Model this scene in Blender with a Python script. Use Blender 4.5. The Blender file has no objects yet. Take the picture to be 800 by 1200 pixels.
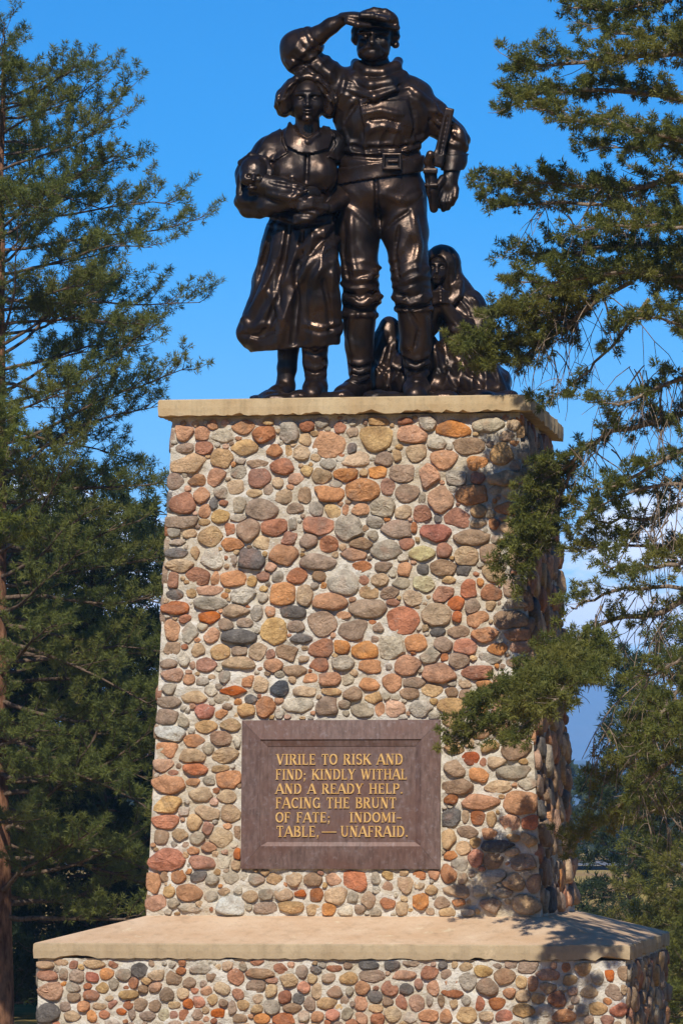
import bpy, math, random
import numpy as np
from mathutils import Vector, Matrix

# ------------------------------------------------------------------ camera, sky, sun, exposure
SC = bpy.context.scene
COL = SC.collection
CAM = np.array([6.003, -41.739, 2.63]); YAW = 0.1489; PIT = 0.0731; FPX = 5000.0   # photo is 800 x 1200
FWD = np.array([-math.sin(YAW)*math.cos(PIT), math.cos(YAW)*math.cos(PIT), math.sin(PIT)])
RGT = np.array([math.cos(YAW), math.sin(YAW), 0.0]); UPV = np.cross(RGT, FWD)
cam_data = bpy.data.cameras.new('camera'); cam = bpy.data.objects.new('camera', cam_data); COL.objects.link(cam)
cam.location = CAM; cam.rotation_euler = (math.pi/2 + PIT, 0, YAW)
cam_data.sensor_fit = 'VERTICAL'; cam_data.sensor_height = 36.0; cam_data.lens = 36.0*FPX/1200.0
cam_data.clip_start = 0.5; cam_data.clip_end = 60000.0
SC.camera = cam
SUN_EL = math.radians(41.0); SUN_AZ = math.radians(3.0)     # azimuth from the front (-Y), negative = towards -X
W = bpy.data.worlds.new('World'); SC.world = W; W.use_nodes = True
nt = W.node_tree; nt.nodes.clear()
def wn(t, **kw):
    n = nt.nodes.new(t)
    for k, v in kw.items(): setattr(n, k, v)
    return n
sky = wn('ShaderNodeTexSky', sky_type='NISHITA', sun_disc=False)
sky.sun_elevation = SUN_EL
sky.sun_rotation = math.pi - SUN_AZ      # measured from +Y, clockwise seen from above
sky.altitude = 2000.0; sky.air_density = 1.0; sky.dust_density = 0.0; sky.ozone_density = 4.5
hsv = wn('ShaderNodeHueSaturation'); hsv.inputs['Saturation'].default_value = 1.52; hsv.inputs['Hue'].default_value = 0.503; hsv.inputs['Value'].default_value = 1.0
tc = wn('ShaderNodeTexCoord'); sepn = wn('ShaderNodeSeparateXYZ'); mapn = wn('ShaderNodeMapping')
mapn.inputs['Scale'].default_value = (18, 18, 46)
noi = wn('ShaderNodeTexNoise'); noi.inputs['Scale'].default_value = 1.0; noi.inputs['Detail'].default_value = 7.0; noi.inputs['Roughness'].default_value = 0.55
band = wn('ShaderNodeMapRange'); band.inputs[1].default_value = 0.105; band.inputs[2].default_value = 0.06; band.inputs[3].default_value = -0.25; band.inputs[4].default_value = 0.04
addn = wn('ShaderNodeMath', operation='ADD'); crp = wn('ShaderNodeValToRGB')
crp.color_ramp.elements[0].position = 0.485; crp.color_ramp.elements[1].position = 0.575
mixc = wn('ShaderNodeMix', data_type='RGBA')
bg = wn('ShaderNodeBackground'); bg.inputs['Strength'].default_value = 0.122; out = wn('ShaderNodeOutputWorld')
L = nt.links.new
L(sky.outputs[0], hsv.inputs['Color']); L(tc.outputs['Generated'], sepn.inputs[0]); L(tc.outputs['Generated'], mapn.inputs[0])
L(mapn.outputs[0], noi.inputs['Vector']); L(sepn.outputs['Z'], band.inputs[0]); L(noi.outputs['Fac'], addn.inputs[0]); L(band.outputs[0], addn.inputs[1])
L(addn.outputs[0], crp.inputs[0]); L(crp.outputs[0], mixc.inputs[0]); L(hsv.outputs[0], mixc.inputs[6]); mixc.inputs[7].default_value = (11.0, 11.3, 12.0, 1)
L(mixc.outputs[2], bg.inputs['Color']); L(bg.outputs[0], out.inputs['Surface'])
sun_d = bpy.data.lights.new('sun', 'SUN'); sun_d.energy = 4.3; sun_d.angle = math.radians(0.53); sun_d.color = (1.0, 0.93, 0.82)
sun = bpy.data.objects.new('sun', sun_d); COL.objects.link(sun)
SUN = np.array([math.sin(SUN_AZ)*math.cos(SUN_EL), -math.cos(SUN_AZ)*math.cos(SUN_EL), math.sin(SUN_EL)])
sun.rotation_euler = Vector(SUN).to_track_quat('Z', 'Y').to_euler()
sun.location = (0, -60, 60)
SC.cycles.max_bounces = 6; SC.cycles.diffuse_bounces = 3; SC.cycles.glossy_bounces = 3; SC.cycles.transmission_bounces = 3; SC.cycles.volume_bounces = 1
SC.view_settings.view_transform = 'Standard'; SC.view_settings.look = 'None'
SC.view_settings.exposure = 0.13; SC.view_settings.gamma = 1.0; SC.view_settings.use_curve_mapping = False

# ------------------------------------------------------------------ helpers
RNG = np.random.default_rng(7); random.seed(7)
def ray(px, py):
    d = FWD + RGT*((px-400.0)/FPX) + UPV*((600.0-py)/FPX)
    return d
def at(px, py, depth):
    """the place that the photograph's pixel shows, `depth` metres along the lens axis"""
    return CAM + ray(px, py)*depth
def lin(c):
    c = [v/255.0 for v in c]
    return tuple(v/12.92 if v <= .04045 else ((v+.055)/1.055)**2.4 for v in c)
def mesh_obj(name, verts, faces, mat=None, parent=None, smooth=True, loc=None):
    me = bpy.data.meshes.new(name); me.from_pydata([tuple(v) for v in verts], [], [tuple(f) for f in faces]); me.update()
    if smooth: me.polygons.foreach_set('use_smooth', np.ones(len(me.polygons), dtype=bool))
    return link(name, me, mat, parent, loc)
def link(name, me, mat=None, parent=None, loc=None):
    o = bpy.data.objects.new(name, me); COL.objects.link(o)
    if mat is not None:
        for m in (mat if isinstance(mat, (list, tuple)) else [mat]): me.materials.append(m)
    if parent is not None: o.parent = parent
    if loc is not None: o.location = loc
    return o
def np_mesh(name, V, T, n, smooth=False):
    """mesh from an (N,3) vertex array and an (M,n) index array"""
    V = np.asarray(V, np.float32); T = np.asarray(T, np.int32)
    me = bpy.data.meshes.new(name)
    me.vertices.add(len(V)); me.vertices.foreach_set('co', V.ravel())
    me.loops.add(T.size); me.loops.foreach_set('vertex_index', T.ravel())
    me.polygons.add(len(T)); me.polygons.foreach_set('loop_start', np.arange(0, T.size, n, dtype=np.int32))
    me.polygons.foreach_set('loop_total', np.full(len(T), n, np.int32))
    if smooth: me.polygons.foreach_set('use_smooth', np.ones(len(T), dtype=bool))
    me.update(calc_edges=True); me.validate()
    return me
def empty(name, loc=(0, 0, 0), rz=0.0):
    o = bpy.data.objects.new(name, None); COL.objects.link(o); o.location = loc; o.rotation_euler = (0, 0, rz); o.empty_display_size = .2
    return o
def tag(o, label=None, cat=None, group=None, kind=None):
    if label: o['label'] = label
    if cat: o['category'] = cat
    if group: o['group'] = group
    if kind: o['kind'] = kind
    return o
def nmat(name):
    m = bpy.data.materials.new(name); m.use_nodes = True; t = m.node_tree; t.nodes.clear()
    b = t.nodes.new('ShaderNodeBsdfPrincipled'); o = t.nodes.new('ShaderNodeOutputMaterial'); t.links.new(b.outputs[0], o.inputs[0])
    return m, t, b
def node(t, typ, ins=None, **kw):
    n = t.nodes.new(typ)
    for k, v in kw.items(): setattr(n, k, v)
    for k, v in (ins or {}).items():
        if isinstance(v, bpy.types.NodeSocket): t.links.new(v, n.inputs[k])
        else: n.inputs[k].default_value = v
    return n
def noise(t, scale, detail=4, rough=.55, vec=None, dist=0.0):
    n = node(t, 'ShaderNodeTexNoise', {'Scale': scale, 'Detail': detail, 'Roughness': rough, 'Distortion': dist})
    if vec is not None: t.links.new(vec, n.inputs['Vector'])
    return n.outputs['Fac']
def rng(t, v, a, b, c, d):
    return node(t, 'ShaderNodeMapRange', {0: v, 1: a, 2: b, 3: c, 4: d}).outputs[0]
def mixrgb(t, f, a, b, blend='MIX'):
    n = node(t, 'ShaderNodeMix', data_type='RGBA', blend_type=blend)
    for i, v in ((0, f), (6, a), (7, b)):
        if isinstance(v, bpy.types.NodeSocket): t.links.new(v, n.inputs[i])
        else: n.inputs[i].default_value = (*v, 1) if isinstance(v, (tuple, list)) and len(v) == 3 else v
    return n.outputs[2]
def bump(t, b, h, strength, dist):
    n = node(t, 'ShaderNodeBump', {'Strength': strength, 'Distance': dist, 'Height': h}); t.links.new(n.outputs[0], b.inputs['Normal'])
    return n
def mth(t, op, a, b=0.0, c=0.0): return node(t, 'ShaderNodeMath', {0: a, 1: b, 2: c}, operation=op).outputs[0]
def pos(t): return node(t, 'ShaderNodeNewGeometry').outputs['Position']
def rnd01(t):
    a = node(t, 'ShaderNodeObjectInfo').outputs['Random']; b = node(t, 'ShaderNodeNewGeometry').outputs['Random Per Island']
    return mth(t, 'FRACT', mth(t, 'ADD', a, b))
# ------------------------------------------------------------------ materials of the stonework
PAL = {'o': (210,146,96), 'O': (206,122,74), 'r': (182,120,84), 'R': (186,102,64), 't': (200,164,120), 'y': (216,174,124), 'Y': (226,198,152),
       'b': (172,142,114), 'g': (182,167,144), 'd': (120,112,104), 'D': (84,86,90), 'p': (208,194,170), 'P': (226,216,196), 'k': (208,158,122)}
STONE = {}
def stone_mat(code, c):
    m, t, b = nmat('stone_' + code + ('_bright' if code.isupper() else ''))
    p = pos(t); r = rnd01(t)
    c0 = lin(c); hi = tuple(min(.85, v*1.32+.015) for v in c0); lo = tuple(v*.70 for v in c0)
    off = node(t, 'ShaderNodeVectorMath', {0: p, 1: node(t, 'ShaderNodeCombineXYZ', {0: r, 1: r, 2: r}).outputs[0]}, operation='ADD').outputs[0]
    n1 = noise(t, 9, 5, .6, off); n2 = noise(t, 60, 4, .65, off); n3 = noise(t, 4.5, 2, .5, off, .6)
    col = mixrgb(t, rng(t, n1, .34, .66, 0, 1), lo, hi)
    other = lin((128, 112, 100)) if code in 'oOrRyYk' else lin((176, 128, 98))
    col = mixrgb(t, rng(t, n3, .54, .72, 0, .55), col, other)
    col = mixrgb(t, rng(t, n2, .44, .72, .0, .5), col, tuple(v*.42 for v in c0))
    # pale lichen and lime bloom
    n4 = noise(t, 23, 5, .7, off)
    col = mixrgb(t, rng(t, n4, .60, .72, 0, .42), col, lin((206, 198, 180)))
    hsvn = node(t, 'ShaderNodeHueSaturation', {'Hue': rng(t, r, 0, 1, .498, .505), 'Saturation': rng(t, mth(t, 'FRACT', mth(t, 'MULTIPLY', r, 7.3)), 0, 1, .80, 1.10), 'Value': rng(t, mth(t, 'FRACT', mth(t, 'MULTIPLY', r, 13.7)), 0, 1, .96, 1.24), 'Color': col})
    t.links.new(hsvn.outputs[0], b.inputs['Base Color'])
    b.inputs['Roughness'].default_value = .82; b.inputs['Specular IOR Level'].default_value = .3
    n5 = noise(t, 17, 8, .72, off, .4)
    h = mth(t, 'ADD', mth(t, 'MULTIPLY', n5, 1.3), mth(t, 'MULTIPLY', n2, .3))
    bump(t, b, h, .9, .045)
    return m
for k_, c_ in PAL.items(): STONE[k_] = stone_mat(k_, c_)
CODES = list(PAL)
MORTAR, t, b = nmat('mortar')
p = pos(t); n1 = noise(t, 7, 5, .6, p); n2 = noise(t, 55, 5, .7, p); n3 = noise(t, 20, 3, .6, p); n0 = noise(t, 1.1, 3, .5, p)
col = mixrgb(t, rng(t, n1, .35, .65, 0, 1), lin((202, 190, 168)), lin((230, 224, 211)))
col = mixrgb(t, rng(t, n2, .55, .72, 0, .6), col, lin((140, 126, 108)))
col = mixrgb(t, rng(t, n0, .52, .66, 0, .55), col, lin((190, 170, 136)))
col = mixrgb(t, rng(t, n3, .58, .66, 0, .6), col, lin((226, 222, 212)))
t.links.new(col, b.inputs['Base Color']); b.inputs['Roughness'].default_value = .95; b.inputs['Specular IOR Level'].default_value = .15
bump(t, b, mth(t, 'ADD', n3, mth(t, 'MULTIPLY', n2, .6)), .9, .03)
def concrete(name, ca, cb, cc):
    m, t, b = nmat(name)
    p = pos(t); n1 = noise(t, 2.4, 6, .62, p); n2 = noise(t, 70, 4, .7, p); n3 = noise(t, 14, 5, .65, p)
    st = node(t, 'ShaderNodeMapping', {0: p}); st.inputs['Scale'].default_value = (9, 9, .8)
    n4 = noise(t, 1.0, 4, .6, st.outputs[0])
    col = mixrgb(t, rng(t, n1, .34, .66, 0, 1), lin(ca), lin(cb))
    col = mixrgb(t, rng(t, n3, .52, .72, 0, .55), col, lin(cc))
    col = mixrgb(t, rng(t, n4, .52, .74, 0, .40), col, tuple(v*.52 for v in lin(ca)))
    n6 = noise(t, 5, 6, .7, p); col = mixrgb(t, rng(t, n6, .60, .68, 0, .5), col, tuple(min(.8, v*1.35) for v in lin(cb)))
    col = mixrgb(t, rng(t, n2, .56, .7, 0, .35), col, tuple(v*.5 for v in lin(ca)))
    t.links.new(col, b.inputs['Base Color']); b.inputs['Roughness'].default_value = .9; b.inputs['Specular IOR Level'].default_value = .2
    bump(t, b, mth(t, 'ADD', n3, mth(t, 'MULTIPLY', n2, .5)), .5, .012)
    return m
CONC_TOP = concrete('weathered_cap_concrete', (186, 158, 118), (204, 182, 144), (150, 136, 110))
CONC_BASE = concrete('pinkish_ledge_concrete', (206, 172, 136), (220, 192, 160), (196, 166, 132))
CONC_EDGE = concrete('grey_tan_ledge_edge', (176, 154, 122), (192, 172, 140), (150, 134, 108))

# ------------------------------------------------------------------ the pedestal
ZT, ZB = 6.535, 1.765           # shaft, top and bottom
WT, DT, WB, DB = 1.676, 1.514, 1.883, 1.671
WS, DS, TH = 1.790, 1.640, 0.165       # cap slab half sizes, thickness
WP, DP, ZP, THP = 2.780, 2.555, 1.527, .146
WL, DL = 2.745, 2.520                  # base wall half sizes
def shaft_half(z):
    k = (z-ZB)/(ZT-ZB); return WB+(WT-WB)*k, DB+(DT-DB)*k
def on_front(px, py):
    """photo pixel -> (x, z) on the battered front of the shaft"""
    d = ray(px, py); sl = (DT-DB)/(ZT-ZB)          # y = -(DB + sl (z - ZB))
    # CAM.y + t d.y = -(DB + sl (CAM.z + t d.z - ZB))
    tt = -(DB + sl*(CAM[2]-ZB) + CAM[1])/(d[1] + sl*d[2])
    P = CAM + d*tt
    return P[0], P[2]
def on_base(px, py):
    d = ray(px, py); tt = (-DL-CAM[1])/d[1]; P = CAM + d*tt
    return P[0], P[2]
ped = empty('stone_monument_pedestal', (0, 0, 0))
tag(ped, 'tall battered fieldstone pedestal with concrete ledges carrying the bronze figures', 'pedestal')

def rough_grid(fn, nu, nv, amp, seed, edge_amp=None):
    """grid of points fn(u,v)->(point, normal) pushed along the normal by lumpy noise"""
    rs = np.random.default_rng(seed)
    N = rs.normal(0, 1, (nv+1, nu+1))
    for _ in range(2): N = (N + np.roll(N, 1, 0) + np.roll(N, -1, 0) + np.roll(N, 1, 1) + np.roll(N, -1, 1))/5
    N = N/N.std()
    V = []
    for j in range(nv+1):
        for i in range(nu+1):
            p_, n_ = fn(i/nu, j/nv)
            V.append(np.array(p_) + np.array(n_)*amp*N[j, i])
    F = [(j*(nu+1)+i, j*(nu+1)+i+1, (j+1)*(nu+1)+i+1, (j+1)*(nu+1)+i) for j in range(nv) for i in range(nu)]
    return V, F
def shaft_mesh():
    V, F = [], []
    def side(ax, sgn, n1, n2, seed):
        def fn(u, v):
            z = ZB - .05 + (ZT+.005-ZB+.05)*v; w, d = shaft_half(z)
            s = (2*u-1)
            ins = .0
            if ax == 'y': return ((s*(w-ins)*(-sgn if sgn > 0 else 1), sgn*(d-ins), z), (0, sgn, 0) if abs(s) < .999 else (0, 0, 0))
            return ((sgn*(w-ins), s*(d-ins)*(1 if sgn > 0 else -1), z), (sgn, 0, 0) if abs(s) < .999 else (0, 0, 0))
        a, f = rough_grid(fn, n1, n2, .010, seed); o = len(V); V.extend(a); F.extend([tuple(i+o for i in q) for q in f])
    side('y', -1, 110, 160, 1); side('x', 1, 60, 120, 2); side('y', 1, 12, 12, 3); side('x', -1, 40, 80, 4)
    return V, F
shaft = mesh_obj('shaft', *shaft_mesh(), MORTAR, ped)
def base_mesh():
    V, F = [], []
    z0, z1 = -.25, ZP-THP+.004
    def side(ax, sgn, n1, n2, seed):
        def fn(u, v):
            z = z0+(z1-z0)*v; s = 2*u-1
            if ax == 'y': return ((s*WL*(-1 if sgn > 0 else 1), sgn*DL, z), (0, sgn, 0) if abs(s) < .999 else (0, 0, 0))
            return ((sgn*WL, s*DL*(1 if sgn > 0 else -1), z), (sgn, 0, 0) if abs(s) < .999 else (0, 0, 0))
        a, f = rough_grid(fn, n1, n2, .010, seed); o = len(V); V.extend(a); F.extend([tuple(i+o for i in q) for q in f])
    side('y', -1, 170, 50, 5); side('x', 1, 110, 36, 6); side('y', 1, 12, 4, 7); side('x', -1, 60, 20, 8)
    return V, F
base = mesh_obj('base', *base_mesh(), MORTAR, ped)

def slab(name, w, d, z0, z1, mat, seed, jag=.022, n=90, ragged=.02, top=None, mats=None):
    """concrete slab: slightly wavy edges, ragged lower lip where it meets the stones; top(x,y) optional wash"""
    rs = np.random.default_rng(seed); loop = []
    def wob(m):
        a = rs.normal(0, 1, m); a = (a+np.roll(a, 1)+np.roll(a, -1)+np.roll(a, 2))/2.2; return a
    m = n*4; wo = wob(m)*jag*.35; lo = wob(m)*ragged
    for k in range(m):
        s, f = divmod(k, n); f = f/n*2-1
        x, y, nx, ny = ((f*w, -d, 0, -1), (w, f*d, 1, 0), (-f*w, d, 0, 1), (-w, -f*d, -1, 0))[s]
        loop.append((x, y, nx, ny, wo[k], lo[k]))
    V, F = [], []
    rows = [(-.012, z1, 0, 0), (0.0, z1-.012, 1, 0), (0.003, (z0+z1)/2, 1, 0), (-.002, z0, 1, 1), (-.10, z0+.004, 0, .5)]
    for (inn, z, a, r) in rows:
        for (x, y, nx, ny, wv, lv) in loop:
            q = 1 - .0
            sx = (w+inn)/w; sy = (d+inn)/d
            V.append((x*sx+nx*wv*a, y*sy+ny*wv*a, z+(abs(lv) if r else 0)*r))
    R = len(rows)
    for r in range(R-1):
        for k in range(m):
            k2 = (k+1) % m; F.append((r*m+k, (r+1)*m+k, (r+1)*m+k2, r*m+k2))
    F.append(tuple((R-1)*m+k for k in range(m))[::-1])
    if top is None: F.append(tuple(range(m)))
    else:
        tw, td, tz = top; c = 6
        for q in range(1, c+1):
            k0 = len(V); s = q/c
            for (x, y, nx, ny, wv, lv) in loop:
                a = (x*(w-.012)/w, y*(d-.012)/d, z1); e = (x*tw/w, y*td/d, tz)
                V.append(tuple(a[i]*(1-s)+e[i]*s for i in range(3)))
            kp = 0 if q == 1 else k0-m
            for k in range(m): F.append((kp+k, kp+(k+1) % m, k0+(k+1) % m, k0+k))
        F.append(tuple(range(len(V)-m, len(V))))
    o = mesh_obj(name, V, F, mat, ped, smooth=False)
    return o
cap = slab('cap_slab', WS, DS, ZT, ZT+TH, CONC_TOP, 11, ragged=.022)
ledge = slab('sloping_ledge', WP, DP, ZP-THP, ZP, [CONC_BASE, CONC_EDGE], 12, ragged=.014, n=110, top=(WB-.02, DB-.02, ZB+.004))
mi = np.zeros(len(ledge.data.polygons), np.int32); mi[:440*4+1] = 1; ledge.data.polygons.foreach_set('material_index', mi)
ZTOP = ZT+TH

# ------------------------------------------------------------------ the stones, as they sit in the wall: photo x, y, width, height, colour
SHAFT_STONES = """
216 508 22 17 o;237 508 17 14 o;216 525 20 11 b;239 526 18 14 r;222 543 40 22 t;260 537 24 22 t;262 511 26 16 p;285 500 24 14 k;310 509 25 19 r;286 525 27 17 y;339 506 20 24 g;322 529 22 15 o;338 529 9 14 t;331 547 28 19 r;301 543 24 12 b;206 565 18 18 b;231 563 21 14 k;253 559 21 20 o;281 553 15 15 g;303 560 25 24 r;277 571 20 18 y;299 578 17 9 y;315 575 11 14 b;326 566 12 12 t;347 561 18 14 o;332 582 24 17 t;216 590 23 26 r;236 580 18 18 k;260 576 14 14 p;251 591 9 12 d;240 599 13 15 o;258 605 19 14 y;280 592 16 18 g;310 598 42 23 b;345 596 18 12 b;280 607 18 9 g;214 611 35 15 b;239 612 13 8 t;245 627 25 22 t;269 621 11 15 r;292 621 25 27 b;321 618 29 20 r;343 615 9 16 g;338 631 19 16 r;273 637 22 14 o;308 635 23 16 y;223 626 16 11 t;204 624 16 10 g;209 635 22 9 g;
360 499 16 12 r;377 496 14 10 g;444 494 24 10 t;474 494 20 8 r;359 516 14 15 y;385 522 32 28 o;442 514 40 28 y;482 510 33 22 o;353 529 19 16 t;412 526 12 13 d;417 539 30 16 t;384 544 16 12 g;450 538 21 16 b;465 534 10 14 y;487 531 26 21 t;377 559 24 17 t;405 556 29 17 o;426 554 11 8 y;442 553 21 17 o;472 554 32 23 b;501 558 25 30 o;385 579 37 19 o;426 575 40 28 o;454 571 17 19 r;477 578 29 23 b;358 581 14 16 b;393 567 14 12 g;370 597 18 17 g;389 598 19 17 y;405 598 7 13 o;423 597 19 15 o;448 594 28 24 g;472 600 18 16 y;495 601 22 20 r;371 616 37 20 O;409 618 30 26 g;440 612 18 15 g;467 620 43 20 b;438 628 12 11 g;362 634 19 18 b;386 637 22 19 r;424 637 24 13 b;476 637 16 14 r;
501 497 20 16 g;530 502 36 20 o;573 498 36 16 p;512 519 20 18 p;550 523 35 18 b;520 538 33 21 o;560 543 23 17 o;535 559 28 19 g;560 560 17 15 r;590 560 34 20 t;587 532 26 24 t;517 586 28 28 k;553 580 39 22 o;580 574 14 11 g;598 578 22 16 y;594 595 29 16 o;494 584 8 14 g;536 607 28 22 r;560 599 17 15 t;513 608 10 9 d;509 625 35 21 R;560 613 18 10 t;552 630 38 18 b;598 618 26 16 t;484 619 10 14 r;
207 648 22 12 d;210 662 27 14 y;230 648 10 16 t;203 679 15 16 r;234 675 25 20 r;294 657 28 27 d;274 678 31 21 o;335 651 32 25 o;309 675 14 10 r;325 676 15 12 g;252 678 10 14 k;246 692 30 11 k;286 698 28 20 p;332 695 34 25 o;208 713 31 15 r;205 697 16 10 d;246 707 36 14 g;243 723 25 13 O;275 716 24 15 t;302 717 13 18 g;317 716 11 12 o;343 718 32 15 d;265 732 21 13 b;286 730 16 10 b;322 739 30 28 y;201 738 15 22 k;248 744 17 16 o;280 746 38 17 d;233 761 15 16 t;257 764 22 18 t;281 763 17 11 b;301 764 20 17 t;317 767 11 10 r;338 765 26 21 b;201 762 18 16 b;199 777 18 12 b;242 780 22 15 r;281 777 32 14 t;322 779 18 16 k;250 655 22 20 p;222 740 14 22 p;216 771 14 16 p;
452 645 32 23 g;413 650 30 14 o;372 658 40 19 b;348 675 26 19 r;373 675 18 14 b;402 682 35 34 p;424 664 22 15 r;450 664 19 11 b;474 667 22 17 o;446 679 20 14 t;470 683 20 14 g;426 680 12 10 r;356 697 20 22 y;388 704 38 20 k;432 695 20 16 t;457 694 22 14 b;483 701 22 19 t;430 712 39 20 b;460 706 14 9 r;377 730 34 29 b;471 727 38 29 O;347 734 21 13 b;403 721 16 9 o;415 738 33 23 b;444 736 13 11 b;353 748 24 11 d;439 750 9 9 b;459 757 28 26 p;487 754 26 18 o;376 759 29 19 r;400 758 18 17 o;428 762 28 20 o;403 777 25 17 g;377 779 19 15 r;476 779 29 20 o;433 781 34 15 o;345 785 27 13 b;
495 648 31 18 Y;520 645 20 18 r;546 651 28 22 t;496 667 14 13 d;518 665 30 20 b;574 649 24 20 b;544 669 18 12 d;498 684 26 16 Y;519 695 23 19 r;526 679 14 9 t;549 690 22 21 O;534 707 20 16 O;553 710 18 18 b;512 720 34 22 t;535 723 12 14 O;598 726 38 22 b;560 726 22 18 k;512 741 18 9 d;536 740 22 13 b;569 744 27 15 o;605 744 29 15 k;521 755 21 18 b;544 758 28 19 O;582 760 26 16 o;608 758 22 14 k;504 769 22 17 g;537 774 24 20 b;521 771 10 10 r;572 772 22 13 g;514 789 36 23 o;560 787 36 17 r;578 672 26 20 t;602 690 24 22 b;604 655 20 22 t;576 694 22 18 r;602 707 26 14 g;606 636 22 14 p;606 776 26 16 b;
202 791 23 14 k;237 798 13 8 g;263 794 13 13 g;292 799 24 17 o;274 809 28 11 O;230 817 26 14 y;198 807 19 13 g;198 823 23 13 b;259 819 16 11 g;294 819 14 10 d;240 834 24 17 R;259 836 14 11 o;198 840 24 18 b;288 832 20 14 t;214 843 12 14 p;241 851 23 15 t;200 860 28 18 P;229 868 24 14 o;259 865 28 18 b;198 879 24 19 o;227 886 28 15 t;264 885 27 18 y;193 896 23 15 k;230 902 27 14 O;258 900 21 8 t;268 913 26 19 o;198 920 36 21 k;226 916 16 10 k;246 915 13 10 g;235 931 24 16 y;266 933 19 15 y;222 796 14 12 k;272 850 20 13 t;278 868 10 16 p;
303 800 24 17 t;330 807 25 20 D;388 795 26 17 o;363 795 18 12 k;358 809 30 12 y;388 810 22 10 t;413 813 21 16 b;438 818 17 12 t;432 800 26 15 o;312 828 22 22 o;348 828 34 20 p;382 828 22 22 b;423 832 25 18 g;446 830 12 14 k;403 825 14 11 g;407 797 12 12 g;
459 801 22 20 o;485 800 25 12 b;479 812 21 14 b;506 809 23 16 y;529 811 16 12 b;544 801 16 12 t;546 814 18 12 b;566 803 18 12 o;462 830 24 18 k;492 829 26 18 p;529 826 30 18 t;529 846 20 12 t;529 860 20 12 b;551 889 17 13 R;580 893 20 14 t;566 893 9 11 r;531 900 25 20 t;561 908 22 19 o;602 904 40 17 g;537 922 38 17 b;585 922 27 13 t;616 920 18 15 p;605 878 30 22 b;560 832 24 18 o;588 808 24 16 t;612 800 22 20 b;590 832 28 20 k;616 830 18 22 t;560 856 30 18 b;592 855 28 18 o;616 856 16 18 g;532 878 18 14 t;573 874 22 14 t;
196 943 27 20 y;195 963 29 16 O;245 952 25 16 t;270 953 21 18 t;228 963 17 16 y;189 982 17 18 b;260 981 23 20 y;279 975 10 19 b;231 982 15 13 g;226 996 14 9 o;244 993 17 10 o;196 1007 36 24 O;239 1010 29 16 r;279 1000 8 15 O;233 1027 19 13 d;248 1031 16 12 g;194 1027 11 12 b;210 1027 16 14 o;181 1035 17 25 k;223 1046 33 18 k;199 1045 14 14 t;184 1058 23 17 o;270 1061 33 18 P;246 1051 15 12 g;294 1051 16 14 t;212 978 16 16 t;262 1010 14 16 p;270 1030 18 16 g;220 1064 24 10 p;
300 1030 18 12 g;321 1029 16 14 t;345 1030 17 17 y;366 1031 19 13 b;391 1030 18 13 k;418 1032 28 22 O;440 1030 10 13 g;455 1026 13 10 y;492 1026 15 10 r;474 1037 19 17 t;454 1039 12 12 o;370 1050 17 17 r;352 1047 13 9 O;332 1048 20 15 t;394 1049 26 18 t;413 1052 14 13 g;432 1054 16 18 t;453 1058 17 14 r;492 1056 22 20 o;342 1062 26 14 t;366 1065 15 12 y;385 1066 14 13 o;440 1069 13 8 g;312 1048 16 13 g;310 1064 24 12 b;406 1067 16 11 p;471 1064 13 14 y;
561 939 48 19 o;609 941 36 28 k;597 964 26 19 o;619 964 19 20 O;529 959 25 20 d;560 959 18 18 r;575 960 12 18 t;545 957 10 14 t;548 976 28 15 b;573 977 20 13 o;602 982 14 9 t;583 992 37 14 D;525 984 20 24 t;556 987 13 14 y;543 994 18 16 t;557 1005 18 20 O;578 1009 24 19 b;539 1013 20 15 g;618 984 18 16 t;526 1026 18 20 o;542 1029 12 13 g;536 1045 25 15 t;517 1058 18 14 b;537 1058 14 9 o;522 1070 16 13 y;505 1043 14 11 t;616 1062 30 22 t;580 1026 26 14 p;602 1034 28 18 t;625 1036 20 18 b;575 1060 26 18 b;562 1043 22 14 p;612 1010 26 18 b;600 998 18 12 t;548 1070 16 10 g;508 1024 12 12 o;590 1046 20 12 g
"""
def parse(s, fn):
    out_ = []
    for e in s.replace('\n', '').split(';'):
        a = e.split()
        if len(a) != 5: continue
        px, py, w, h = map(float, a[:4])
        x0, z0 = fn(px, py); x1, _ = fn(px+1, py); _, z1 = fn(px, py-1)
        out_.append([x0, z0, w*(x1-x0)*.56, h*(z1-z0)*.56, a[4]])
    return out_
PXM = 1/119.0
def fill(st, x0, x1, z0, z1, r0, r1, n, seed, codes, keep=None, thr=1.22):
    """more stones, thrown into the gaps between the ones there"""
    rs = np.random.default_rng(seed); st = list(st)
    for _ in range(n):
        big = 1-_/n
        rr = r0 + (r1-r0)*big**1.5*rs.uniform(.75, 1.1); asp = rs.uniform(.95, 1.5)
        a, c = rr*math.sqrt(asp), rr/math.sqrt(asp)
        x, z = rs.uniform(x0+a*.9, x1-a*.9), rs.uniform(z0+c*.9, z1-c*.9)
        if keep and not keep(x, z, a, c): continue
        if st:
            A = np.array([s[:4] for s in st])
            dx, dz = x-A[:, 0], z-A[:, 1]; ds = np.hypot(dx, dz)+1e-6; ux, uz = dx/ds, dz/ds
            ext = 1/np.sqrt((ux/A[:, 2])**2+(uz/A[:, 3])**2) + 1/np.sqrt((ux/a)**2+(uz/c)**2)
            if (ds < ext*(.90 if thr > 1.1 else thr)).any(): continue
        st.append([x, z, a, c, codes[rs.integers(len(codes))]])
    return st
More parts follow.
